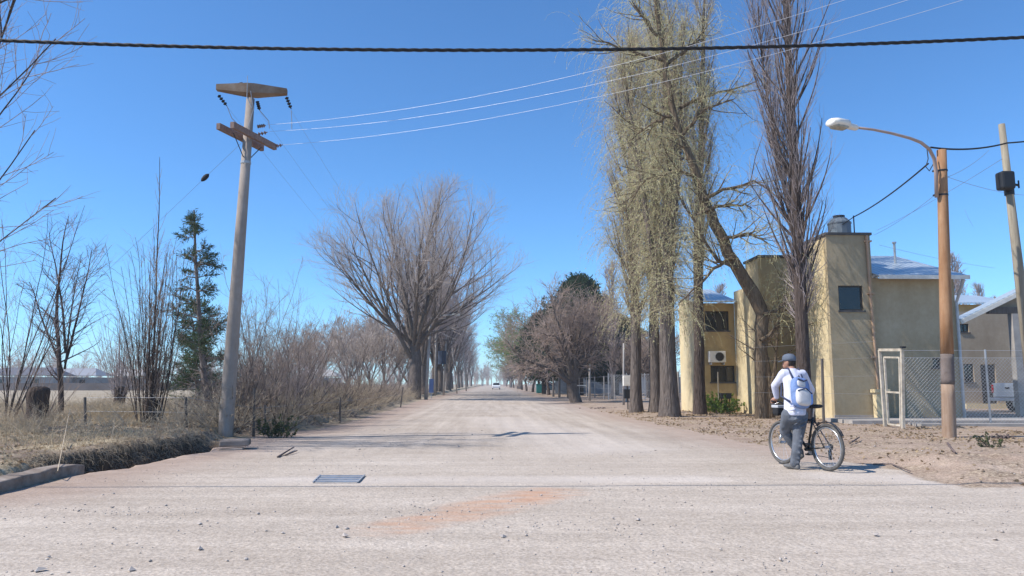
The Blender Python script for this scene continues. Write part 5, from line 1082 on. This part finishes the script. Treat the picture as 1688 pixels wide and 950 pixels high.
def stick(pts, r, label, mm='twig_dark'):
    P_ = [GT(a, b_)+Vector((0, 0, .015+h)) for a, b_, h in pts]; b = P_[0].copy(); o = MB().tube([p_-b for p_ in P_], [r*(1-.4*k/(len(P_)-1)) for k in range(len(P_))], 6).build('stick', M[mm]); o.location = b; tag(o, label, 'stick')
stick([(458, 755, 0), (470, 749, .02), (484, 742, .04)], .02, 'dark broken stick on the dirt left of the road'); stick([(470, 752, 0), (490, 746, .02)], .015, 'shorter stick lying beside the dark broken stick')
stick([(1401, 733, .01), (1417, 726, .06)], .02, 'dark stick on the earth right of the bicycle'); stick([(1563, 742, .10), (1570, 750, .04), (1576, 757, .01)], .025, 'dark forked stick on the leaf-strewn mound'); stick([(1440, 768, .01), (1470, 767, .01), (1500, 768, .03)], .014, 'long thin twig lying by the bicycle shadow')
stick([(88, 785, 0), (96, 765, .12), (113, 712, .5)], .009, 'long pale reed stalk leaning over the old kerb', 'twig_straw')
stick([(345, 752, -.1), (350, 738, .05), (358, 722, .25)], .008, 'pale dry stalk sticking out of the dark ditch', 'twig_straw')
# small dark heap on the right verge
def heap(px, py, w, label):
    b = GT(px, py); r = np.random.default_rng(int(px)); n = 60; vv, ff = rocks(r, r.normal(0, w*.35, n), r.normal(0, w*.18, n), np.abs(r.normal(0, .03, n)), np.full(n, .045)*r.uniform(.5, 1.3, n))
    o = link('debris_heap', np_mesh('debris_heap', vv, None, T=ff), M['twig_dark']); o.location = b; tag(o, label, 'heap')
heap(990, 674, 1.3, 'dark little heap of debris on the right verge before the poplars'); heap(1655, 723, .35, 'dark clod lying beside the green weed')
# metal strips across the road
for (a, b_, c_, d__, l) in ((800, 721, 815, 715, 'left dark short mark lying on the road'),): pass

# ================================================================== AIR
hz = bpy.data.materials.new('haze_air'); hz.use_nodes = True; hz.node_tree.nodes.remove(hz.node_tree.nodes['Principled BSDF']); pv = hz.node_tree.nodes.new('ShaderNodeVolumePrincipled')
pv.inputs['Color'].default_value = (.86, .93, 1, 1); pv.inputs['Density'].default_value = .0006; pv.inputs['Anisotropy'].default_value = 0; hz.node_tree.links.new(pv.outputs[0], hz.node_tree.nodes['Material Output'].inputs['Volume'])
tag(MB().box(-760, 760, -220, 880, -2, 26).build('haze', hz), kind='stuff')

# ================================================================== VEHICLES
def car_body(mb, Lc, Wc, prof):
    """side profile extruded with tumblehome: prof = [(y, z, half width)]"""
    pass
def pickup(loc, rz):
    t = thing('pickup_truck', 'silver pickup truck parked behind the chain-link fence at the right edge', 'pickup truck', loc, rz)
    sil = mat('car_silver', (.50, .53, .57), .3, .5); W2 = .88
    # local: rear at y=-2.6, front at +2.6
    bed = MB(); bed.box(-W2, -W2+.08, -2.55, -.3, .62, 1.28); bed.box(W2-.08, W2, -2.55, -.3, .62, 1.28); bed.box(-W2+.08, W2-.08, -2.5, -.35, .62, .72); bed.build('bed', sil, t, bevel=.03)
    tg = MB().box(-W2+.085, W2-.085, -2.57, -2.505, .66, 1.27).build('tailgate', sil, t, bevel=.02); o = MB().box(-.12, .12, -2.59, -2.572, 1.02, 1.10).build('handle', M['metal_dark'], tg)
    cab = MB(); vv = []
    for y_, z_ in ((-.29, .5), (2.55, .5), (2.6, .85), (2.45, 1.05), (1.35, 1.15), (.75, 1.72), (-.05, 1.75), (-.29, 1.2)): vv.append((y_, z_))
    n = len(vv); V_ = [(-W2*(1 if z_ < 1.3 else .82), y_, z_) for y_, z_ in vv]+[(W2*(1 if z_ < 1.3 else .82), y_, z_) for y_, z_ in vv]
    cab.add(V_, [tuple(range(n)), tuple(range(n, 2*n))[::-1]]+[(i, (i+1) % n+0, (i+1) % n+n, i+n)[::-1] for i in range(n)]); cab.build('cab', sil, t, bevel=.04)
    MB().add([(-.66, -.20, 1.30), (.66, -.20, 1.30), (.62, -.075, 1.66), (-.62, -.075, 1.66)], [(0, 1, 2, 3)]).build('rear_window', M['glass'], t)
    MB().box(-W2, W2, -2.72, -2.6, .48, .62).build('bumper', M['metal'], t, bevel=.02)
    red = mat('tail_red', (.55, .02, .02), .25)
    for s in (-1, 1): MB().box(s*W2-.07 if s > 0 else -W2-.01, W2+.01 if s > 0 else -W2+.07, -2.595, -2.40, .86, 1.2).build('tail_light', red, t, bevel=.01)
    for s in (-1, 1):
        for y_ in (-1.55, 1.7):
            w = MB().tube([(s*.78-.11, y_, .36), (s*.78+.11, y_, .36)], .36, 24).build('wheel', M['rubber'], t, bevel=.02); link('rim', MB().tube([(s*.78-.115, y_, .36), (s*.78+.115, y_, .36)], .21, 16).mesh('rim'), M['metal'], w)
    return t
tp_ = Vector((X(1672, 31.0), 32.2, 0)); tp_.z = TZ(tp_.x, tp_.y); tl = X(1659, 33.6); pickup((tl+2.6*math.sin(R_(82)), 33.6+2.6*math.cos(R_(82)), TZ(tl, 33.6)), R_(-82))
def small_car(loc, rz, col, label, name='car'):
    t = thing(name, label, 'car', loc, rz); b = mat('car_paint', col, .35, .1); W2 = .85; vv = [(-2, .3), (2, .3), (2.05, .7), (1.1, .88), (.55, 1.42), (-1.2, 1.45), (-1.9, .95), (-2.05, .7)]
    n = len(vv); V_ = [(-W2*(1 if z_ < 1.2 else .8), y_, z_) for y_, z_ in vv]+[(W2*(1 if z_ < 1.2 else .8), y_, z_) for y_, z_ in vv]
    MB().add(V_, [tuple(range(n)), tuple(range(n, 2*n))[::-1]]+[(i, (i+1) % n, (i+1) % n+n, i+n)[::-1] for i in range(n)]).build('body', b, t, bevel=.06)
    MB().add([(-.72, 1.06, .93), (.72, 1.06, .93), (.62, .60, 1.37), (-.62, .60, 1.37)], [(0, 3, 2, 1)]).build('windscreen', M['glass'], t).location = (0, .03, .02)
    MB().add([(-.70, -1.80, 1.02), (.70, -1.80, 1.02), (.62, -1.27, 1.39), (-.62, -1.27, 1.39)], [(0, 1, 2, 3)]).build('rear_window', M['glass'], t).location = (0, -.03, .02)
    for s in (-1, 1):
        MB().add([(s*.80, -1.5, .98), (s*.80, .95, .95), (s*.71, .5, 1.36), (s*.71, -1.1, 1.38)], [(0, 1, 2, 3)]).build('side_window', M['glass'], t).location = (s*.045, 0, 0)
        MB().box(s*.62-.14, s*.62+.14, 2.0, 2.07, .55, .7).build('headlight', M['white_paint'], t); MB().box(s*.68-.12, s*.68+.12, -2.08, -1.99, .62, .8).build('tail_light', mat('tail_red', (.5, .02, .02), .3), t)
        for y_ in (-1.3, 1.3): MB().tube([(s*.74-.1, y_, .31), (s*.74+.1, y_, .31)], .31, 16).build('wheel', M['rubber'], t)
    return t
small_car((X(818, 165), 165, 0), math.pi, (.75, .76, .78), 'white car driving towards us far down the road')
small_car((X(909, 112), 112, 0), R_(80), (.05, .09, .11), 'dark car parked far behind the posts right of the road'); tq = thing('rubbish_bin', 'small turquoise bin far away at the right of the road', 'bin', (X(889, 98), 98, 0)); MB().box(-.38, .38, -.4, .4, .1, 1.15).build('bin_body', mat('turquoise', (.05, .30, .27), .7), tq, bevel=.04); MB().box(-.42, .42, -.44, .44, 1.155, 1.25).build('lid', mat('turquoise_lid', (.04, .22, .2), .7), tq, bevel=.03)
# ================================================================== BICYCLE
rc = GT(1366, 777); fc = GT(1292, 766); hd = (fc-rc); hd.z = 0; WB = 1.06; hd.normalize(); rzb = math.atan2(-hd.x, hd.y)
rc.z = TZ(rc.x, rc.y); bo = rc+hd*.53; bo.z = rc.z-.004
bk = thing('bicycle', 'black mountain bicycle pushed by the person at the road edge', 'bicycle', bo, rzb)
blk = mat('bike_black', (.02, .02, .022), .35, spec=.5); tyre = mat('tyre_dusty', (.10, .095, .09), .9, var=.4, scale=9); alu = mat('alu', (.55, .56, .58), .3, .8)
WR = .355
def circle(c, r, n=40): return [(c[0], c[1]+r*math.cos(2*math.pi*k/n), c[2]+r*math.sin(2*math.pi*k/n)) for k in range(n)]
rear = (0, -.53, WR+.004); front = (0, .53, WR+.004)
for c in (rear, front):
    w = MB().tube([(c[0], c[1]-.0, c[2]) for _ in range(1)]+[], .01) if False else MB().tube(circle(c, WR-.026), .026, 8, closed=True).build('wheel', tyre, bk, smooth=True)
    link('rim', MB().tube(circle(c, WR-.062), .013, 6, closed=True).mesh('rim', True), alu, w)
    sp = MB()
    for k in range(28):
        a = 2*math.pi*k/28; s = .03 if k % 2 else -.03; a2 = a+.5*(1 if (k//2) % 2 else -1); sp.tube([(s, c[1]+.022*math.cos(a2), c[2]+.022*math.sin(a2)), (0, c[1]+(WR-.07)*math.cos(a), c[2]+(WR-.07)*math.sin(a))], .0014, 3)
    link('spokes', sp.mesh('spokes'), alu, w); link('hub', MB().tube([(-.05, c[1], c[2]), (.05, c[1], c[2])], .022, 10).mesh('hub'), M['metal'], w)
BB = (0, -.09, .295); ST = (0, -.235, .80); HT = (0, .335, .84); HB = (0, .385, .70)
fr = MB(); fr.tube([BB, ST], .018, 8); fr.tube([(0, -.215, .74), (0, .342, .815)], .019, 8); fr.tube([BB, HB], .023, 8); fr.tube([HT, HB], .024, 8)
for s in (-1, 1): fr.tube([(s*.03, BB[1], BB[2]), (s*.065, rear[1], rear[2])], .011, 6); fr.tube([(s*.02, -.222, .76), (s*.065, rear[1], rear[2])], .009, 6)
fr.tube([(-.05, BB[1], BB[2]), (.05, BB[1], BB[2])], .028, 10); fr.build('frame', blk, bk, smooth=True)
fk = MB(); fk.tube([(-.07, .395, .665), (.07, .395, .665)], .018, 8)
for s in (-1, 1): fk.tube([(s*.062, .395, .67), (s*.062, .47, .48)], .015, 8)
fk.build('fork', blk, bk, smooth=True); fk = MB()
for s in (-1, 1): fk.tube([(s*.062, .47, .48), (s*.06, front[1], front[2])], .020, 8)
fk.build('fork_leg', alu, bk, smooth=True)
MB().tube([HT, (0, .325, .96), (0, .36, .985)], .017, 8).build('stem', blk, bk)
hb = [(-.36, .27, 1.03), (-.20, .30, 1.025), (-.08, .355, .99), (.08, .355, .99), (.20, .30, 1.025), (.36, .27, 1.03)]; MB().tube(hb, .0125, 8).build('handlebar', blk, bk, smooth=True)
for s in (-1, 1): MB().tube([(s*.365, .268, 1.03), (s*.24, .30, 1.026)], .018, 8).build('grip', M['rubber'], bk, smooth=True); MB().tube([(s*.19, .31, 1.02), (s*.24, .36, .99), (s*.31, .345, .985)], .006, 6).build('brake_lever', M['metal'], bk)
MB().tube([ST, (0, -.27, .94)], .014, 8).build('seat_post', alu, bk)
sd_ = MB(); sd_.loft([((0, -.41, .965), (.03, 0, 0), (0, 0, .012)), ((0, -.39, .97), (.075, 0, 0), (0, 0, .03)), ((0, -.31, .965), (.07, 0, 0), (0, 0, .033)), ((0, -.23, .96), (.035, 0, 0), (0, 0, .028)), ((0, -.12, .955), (.020, 0, 0), (0, 0, .022)), ((0, -.10, .95), (.008, 0, 0), (0, 0, .01))]); sd_.build('saddle', M['rubber'], bk, smooth=True)
MB().tube([(.055, BB[1], BB[2]), (.060, BB[1], BB[2])], .088, 24).build('chainring', M['metal'], bk); MB().tube([(.05, rear[1], rear[2]), (.065, rear[1], rear[2])], .05, 16).build('cassette', M['metal_dark'], bk)
ch = MB(); ch.tube([(.058, BB[1], BB[2]+.085), (.058, rear[1], rear[2]+.05)], .005, 4); ch.tube([(.058, BB[1], BB[2]-.085), (.058, rear[1]+.05, rear[2]-.16)], .005, 4); ch.build('chain', M['metal_dark'], bk)
dm = MB(); dm.box(.05, .075, rear[1]-.0, rear[1]+.05, rear[2]-.19, rear[2]-.05); dm.tube([(.06, rear[1]+.03, rear[2]-.16), (.066, rear[1]+.03, rear[2]-.16)], .03, 10); dm.build('derailleur', M['metal_dark'], bk)
for s, a in ((1, -.6), (-1, -.6+math.pi)):
    e = (s*.085, BB[1]+.17*math.cos(a), BB[2]+.17*math.sin(a)); cr = MB().tube([(s*.07, BB[1], BB[2]), e], .011, 6).build('crank', blk, bk); link('pedal', MB().box(e[0]+(.0 if s > 0 else -.09), e[0]+(.09 if s > 0 else 0), e[1]-.04, e[1]+.04, e[2]-.012, e[2]+.012).mesh('pedal'), M['metal_dark'], cr)
mg = MB(); cr_ = []
for k in range(9):
    a = R_(55+k*12); cr_.append((0, rear[1]+(WR+.025)*math.cos(a), rear[2]+(WR+.025)*math.sin(a)))
mg.tube(cr_[:9], .006, 4); 
for i in range(8):
    a, b = cr_[i], cr_[i+1]; mg.beam(a, b, .055, .006, (0, a[1]-rear[1], a[2]-rear[2]))
mg.build('mudguard', blk, bk)
bb_ = MB().box(-.13, .13, .45, .60, .80, .98).build('handlebar_bag', M['rubber'], bk, bevel=.03); MB().box(-.14, .05, .43, .60, .92, .965).build('bag_flap', mat('bag_grey', (.45, .46, .48), .7), bk, bevel=.01)
# ================================================================== PERSON
Mb = Matrix.Translation(bo) @ Matrix.Rotation(rzb, 4, 'Z')
gripL = Mb @ Vector((-.325, .278, 1.03)); gripR = Mb @ Vector((.325, .278, 1.03)); gax = (Mb.to_3x3() @ Vector((-1, -.25, 0))).normalized()
RT = (Mb.to_3x3() @ Vector((1, 0, 0))).normalized(); FW = hd.copy(); UPv = Vector((0, 0, 1))
fg = GT(1309, 774); py0 = fg.y; person_base = Vector((fg.x, fg.y, fg.z))
pe = thing('person', 'person in white jacket, grey trousers and grey cap pushing a bicycle', 'person', person_base)
# joints
ankR = P(1310, 767, py0); kneR = P(1315.5, 722, py0+.02); hipR = P(1320, 683, py0+.05); ankL = P(1318, 748, py0+.22); kneL = P(1294, 712, py0+.24); hipL = P(1300, 683, py0+.02)
pel = (hipR+hipL)/2+Vector((0, 0, .06)); ch0 = P(1311, 642, py0+.12); nk = P(1305, 607, py0+.22); hdp = P(1300.5, 597.5, py0+.27)
shL = P(1292, 616, py0+.18); shR = P(1322.5, 617, py0+.20)
wrL = gripL+Vector((.02, 0, .055))-FW*.05; elL = P(1277, 636, (shL.y+wrL.y)/2+.03); wrR = gripR+Vector((0, 0, .055))-FW*.05; elR = (shR+wrR)/2+RT*.10-UPv*.06
skin = mat('skin', (.36, .19, .13), .6, var=.08); jk = mat('jacket_cloth', (.60, .60, .69), .85, var=.06, scale=6, bump=.006, bscale=14); tr = mat('trouser_cloth', (.12, .13, .15), .9, var=.35, scale=6, bump=.008, bscale=16)
def rings_along(pts, rads):
    """round tapering limb"""
    return pts, rads
def lim(mb, pts, rads, sub=5, n=12):
    P_ = []; R2 = []
    for i in range(len(pts)-1):
        for k in range(sub): t = k/sub; P_.append(Vector(pts[i]).lerp(Vector(pts[i+1]), t)); R2.append(rads[i]*(1-t)+rads[i+1]*t)
    P_.append(Vector(pts[-1])); R2.append(rads[-1]); mb.tube(P_, R2, n); mb.ball(P_[0], R2[0], R2[0], R2[0], 10, 6); mb.ball(P_[-1], R2[-1], R2[-1], R2[-1], 10, 6); return mb
HF = (FW*.80-RT*.6).normalized(); HR = HF.cross(UPv).normalized()     # the head looks ahead and to the left
Hm = Matrix((HR, HF, UPv)).transposed()
body = MB()
body.ball(hdp, .077, .095, .115, 16, 12, Hm); body.ball(hdp+HF*.045-UPv*.055, .052, .055, .058, 12, 8, Hm)                # skull and jaw
body.add([hdp+HF*.09+UPv*.01, hdp+HF*.088-UPv*.045+HR*.018, hdp+HF*.088-UPv*.045-HR*.018, hdp+HF*.122-UPv*.035], [(0, 1, 3), (0, 3, 2), (1, 2, 3), (0, 2, 1)])   # nose
for s in (-1, 1): body.ball(hdp+HR*.078*s-UPv*.01, .014, .022, .034, 8, 6, Hm)                                          # ears
lim(body, [hdp-UPv*.08-HF*.02, nk-UPv*.02, nk.lerp(ch0, .3)], [.052, .056, .08])
def oval(c, a, b, rt=None): return (c, (rt or RT)*a, FW*b)
body.loft([oval(pel-UPv*.10, .13, .10), oval(pel, .15, .11), oval(pel.lerp(ch0, .5), .13, .10), oval(ch0, .16, .115), oval(ch0.lerp(nk, .5), .17, .10), oval(ch0.lerp(nk, .85), .10, .07)])
for sh, el, wr in ((shL, elL, wrL), (shR, elR, wrR)): lim(body, [ch0.lerp(nk, .75), sh, el, wr], [.07, .055, .040, .028])
for hp, kn, an in ((hipL, kneL, ankL), (hipR, kneR, ankR)): lim(body, [hp, kn, an], [.082, .055, .038])
for gr_, wr, s in ((gripL, wrL, -1), (gripR, wrR, 1)):
    pm = wr.lerp(gr_+UPv*.028, .65); lim(body, [wr, pm, gr_+UPv*.030], [.026, .034, .034], 3)
    ax_ = (Mb.to_3x3() @ Vector((1, 0, 0)))
    for k, fl in enumerate((.95, 1.0, .97, .85)):                                                                      # four fingers curled over the grip
        c = gr_+ax_*(-.031+.0205*k)*(-s); body.tube([c+UPv*.034-FW*.008, c+UPv*.033+FW*.020, c+FW*.036*fl+UPv*.008, c+FW*.030*fl-UPv*.018, c+FW*.006-UPv*.030], [.0095, .0092, .0088, .0082, .0075], 8)
    c = gr_+ax_*.040*(-s); body.tube([wr.lerp(gr_, .5)+ax_*.02*(-s), c-FW*.022+UPv*.012, c-FW*.020-UPv*.012, c-UPv*.030], [.013, .011, .0098, .008], 8)     # thumb under
remeshed(body, 'body', skin, pe, .0075, 3)
# eyes and mouth
ey = MB()
for s in (-1, 1): ey.ball(hdp+HF*.084+HR*.03*s+UPv*.005, .011, .008, .008, 8, 6, Hm)
ey.build('eyes', mat('eye', (.05, .03, .02), .3), pe, world=True); MB().tube([hdp+HF*.098-UPv*.068-HR*.022, hdp+HF*.103-UPv*.069, hdp+HF*.098-UPv*.068+HR*.022], .004, 5).build('mouth', mat('lip', (.30, .10, .08), .6), pe, world=True)
hr = MB(); hr.ball(hdp-HF*.012+UPv*.005, .083, .094, .108, 16, 10, Hm); hh = hr.build('hair', mat('hair', (.03, .022, .018), .8), pe, world=True)
bpy.context.view_layer.update()
# trim hair to the back of the head (above nape, behind ears)
me = hh.data; import bmesh; bmh = bmesh.new(); bmh.from_mesh(me)
loc0 = Vector(pe.location)
for v in [v for v in bmh.verts if (v.co+loc0-hdp).dot(HF) > .012 or (v.co+loc0-hdp).z < -.075]: bmh.verts.remove(v)
bmh.to_mesh(me); bmh.free()
# cap
cpm = mat('cap_cloth', (.115, .135, .17), .9, var=.15, scale=12); cpb = MB(); cc = hdp+UPv*.035
cpb.loft([(cc+UPv*z_-HF*.004, HR*a, HF*b) for z_, a, b in ((-.012, .090, .108), (.02, .092, .110), (.06, .084, .100), (.088, .060, .074), (.102, .03, .036), (.105, .008, .01))]); cap = cpb.build('cap', cpm, pe, smooth=True, world=True)
bm_ = MB(); vv = []; 
for k in range(9):
    a = math.pi*k/8; vv.append(cc+HR*.08*math.cos(a)+HF*(.07+.10*math.sin(a))-UPv*(.012+.02*math.sin(a)))
base_ = [cc+HR*.08*math.cos(math.pi*k/8)+HF*(.055+.03*math.sin(math.pi*k/8))-UPv*.008 for k in range(9)]; allv = vv+base_+[v+UPv*.008 for v in vv]+[v+UPv*.008 for v in base_]
ff = []
for k in range(8): ff += [(k, k+1, 9+k+1, 9+k), (18+k, 27+k, 27+k+1, 18+k+1), (k, 18+k, 18+k+1, k+1)]
bm_.add(allv, ff); o = link('visor', bm_.mesh('visor', off=tuple(pe.location)), cpm, cap)
# jacket
jm = MB(); low = pel-UPv*.075
jm.loft([oval(low-FW*.01, .178, .142), oval(low+UPv*.05-FW*.01, .180, .145), oval(pel.lerp(ch0, .35), .176, .138), oval(ch0, .192, .142), oval(ch0.lerp(nk, .45)-FW*.01, .19, .13), oval(ch0.lerp(nk, .8), .125, .092), oval(nk-UPv*.005, .066, .064)])
for sh, el, wr in ((shL, elL, wrL), (shR, elR, wrR)):
    e2 = wr.lerp(el, .10); lim(jm, [ch0.lerp(nk, .62), sh, sh.lerp(el, .5)-UPv*.008, el, el.lerp(e2, .5), e2], [.09, .079, .068, .060, .053, .043])
rngj = random.Random(2)
for k in range(16):                                           # folds in the cloth
    t = rngj.random(); c = pel.lerp(ch0, t)+RT*rngj.uniform(-.15, .15)-FW*.128; jm.tube([c-RT*.07+UPv*rngj.uniform(-.04, .04), c-FW*.016, c+RT*.07+UPv*rngj.uniform(-.04, .04)], [.006, .020, .006], 6)
for sh, el, wr in ((shL, elL, wrL),):
    for t in (.25, .55, .85): c = sh.lerp(el, t); jm.tube([c-UPv*.055-RT*.03, c-RT*.06+UPv*.01, c+UPv*.06], [.008, .014, .006], 6)
    for t in (.2, .5, .8): c = el.lerp(wr, t); jm.tube([c-UPv*.045, c-RT*.045, c+UPv*.045], [.006, .011, .006], 6)
remeshed(jm, 'jacket', jk, pe, .011, 5)
# trousers
tm = MB(); tm.loft([oval(pel-UPv*.02, .158, .125), oval(pel-UPv*.08, .168, .135), oval(pel-UPv*.15, .172, .14), oval(pel-UPv*.19, .13, .10)])
for hp, kn, an in ((hipL, kneL, ankL), (hipR, kneR, ankR)): lim(tm, [hp-UPv*.01, hp.lerp(kn, .5), kn, kn.lerp(an, .45), an+UPv*.02], [.112, .104, .082, .075, .070])
for kn, an in ((kneR, ankR), (kneL, ankL)):
    for t in (-.05, .12, .3, .55, .75, .9): c = kn.lerp(an, t); s = rngj.uniform(-.03, .03); tm.tube([c-RT*.075+UPv*s-FW*.02, c-FW*.082, c+RT*.075-UPv*s-FW*.02], [.008, .022, .008], 6)
for k in range(8): c = pel-UPv*(.10+.02*k)-FW*.13+RT*rngj.uniform(-.1, .1); tm.tube([c-RT*.05-UPv*.02, c-FW*.01, c+RT*.05+UPv*.02], [.006, .018, .006], 6)
for s, hp, kn in ((-1, hipL, kneL), (1, hipR, kneR)): c = hp.lerp(kn, .62); tm.ball(c+RT*.075*s, .035, .06, .075, 10, 8)
remeshed(tm, 'trousers', tr, pe, .011, 5)
shm = mat('shoe', (.16, .155, .15), .85, var=.3, scale=12)
for an, toe_down, d_ in ((ankR, 0, FW*.92-RT*.38), (ankL, -.5, FW)):
    d_ = d_.normalized(); s_ = d_.cross(UPv).normalized(); 
    if toe_down: d_ = (d_+UPv*toe_down).normalized()
    u_ = s_.cross(d_).normalized(); c = an-UPv*.045
    if not toe_down: c = Vector((an.x, an.y, person_base.z+.045))
    sh = MB(); sh.loft([(c-d_*.085, s_*.02, u_*.03), (c-d_*.07, s_*.040, u_*.046), (c, s_*.046, u_*.050), (c+d_*.09, s_*.052, u_*.040), (c+d_*.15, s_*.045, u_*.030), (c+d_*.185, s_*.022, u_*.016)]); sh.tube([c, an+UPv*.03], [.046, .044], 10); so = remeshed(sh, 'shoe', shm, pe, .009, 3)
    sl_ = MB(); sl_.loft([(c-d_*.085-u_*.042, s_*.036, d_*.02)]*1+[(c-d_*.085-u_*.030, s_*.036, d_*.02)]); 
# backpack worn on the back
bc = P(1319.5, 648, py0-.06); bcb = bc; bpk = thing('backpack', 'blue and grey backpack worn on the back of the person in white', 'backpack', bc); YB = -FW; ZB = (nk-pel).normalized(); XB = ZB.cross(YB).normalized() * -1; YB = XB.cross(ZB); YB = YB if YB.dot(-FW) > 0 else -YB
def blob(mb, c, a, b, h, e=.5, n=28, m=14):      # rounded box
    vv = []; ff = []; f = lambda v, p: math.copysign(abs(v)**p, v)
    for i in range(m+1):
        ph = -math.pi/2+math.pi*i/m
        for k in range(n):
            t = 2*math.pi*k/n; vv.append(Vector(c)+XB*a*f(math.cos(ph), e)*f(math.cos(t), e)+YB*b*f(math.cos(ph), e)*f(math.sin(t), e)+ZB*h*f(math.sin(ph), e))
    for i in range(m):
        for k in range(n): ff.append((i*n+k, i*n+(k+1) % n, (i+1)*n+(k+1) % n, (i+1)*n+k))
    return mb.add(vv, ff)
bblue = mat('pack_blue', (.17, .25, .46), .8, var=.3, scale=10); bgrey = mat('pack_grey', (.58, .56, .55), .85, var=.1, scale=8); bdark = mat('pack_dark', (.045, .055, .10), .8)
blob(MB(), bc, .155, .075, .245, .55).build('main_pack', bblue, bpk, smooth=True, world=True)
blob(MB(), bc+YB*.070-ZB*.085+XB*.012, .128, .062, .135, .6).build('front_pocket', bgrey, bpk, smooth=True, world=True)
blob(MB(), bc+YB*.062+ZB*.125+XB*.03, .075, .03, .055, .6).build('top_pocket', bgrey, bpk, smooth=True, world=True)
blob(MB(), bc-XB*.105+YB*.07-ZB*.08, .045, .045, .11, .6).build('side_pocket', mat('pack_sky', (.20, .33, .68), .8), bpk, smooth=True, world=True)
MB().tube([bc+YB*.118-ZB*.02-XB*.12, bc+YB*.132+ZB*.045, bc+YB*.112-ZB*.01+XB*.135], .010, 6).build('zip_band', bdark, bpk, world=True)
MB().tube([bc+YB*.085+ZB*.20-XB*.07, bc+YB*.095+ZB*.165, bc+YB*.085+ZB*.19+XB*.10], .012, 6).build('zip_band', bdark, bpk, world=True)
for s in (-1, 1): MB().tube([bc+XB*.10*s+ZB*.20-YB*.02, (shL if s*XB.dot(RT) < 0 else shR)*.55+nk*.45+UPv*.045-FW*.02, (shL if s*XB.dot(RT) < 0 else shR)*.7+nk*.3+UPv*.02+FW*.10, bc+XB*.16*s-ZB*.02-YB*.26, bc+XB*.16*s-ZB*.15-YB*.06], .016, 6).build('strap', bdark, bpk, smooth=True, world=True)
MB().tube([bc+ZB*.235-XB*.03-YB*.02, bc+ZB*.285-YB*.01, bc+ZB*.235+XB*.03-YB*.02], .009, 6).build('handle', bdark, bpk, world=True)
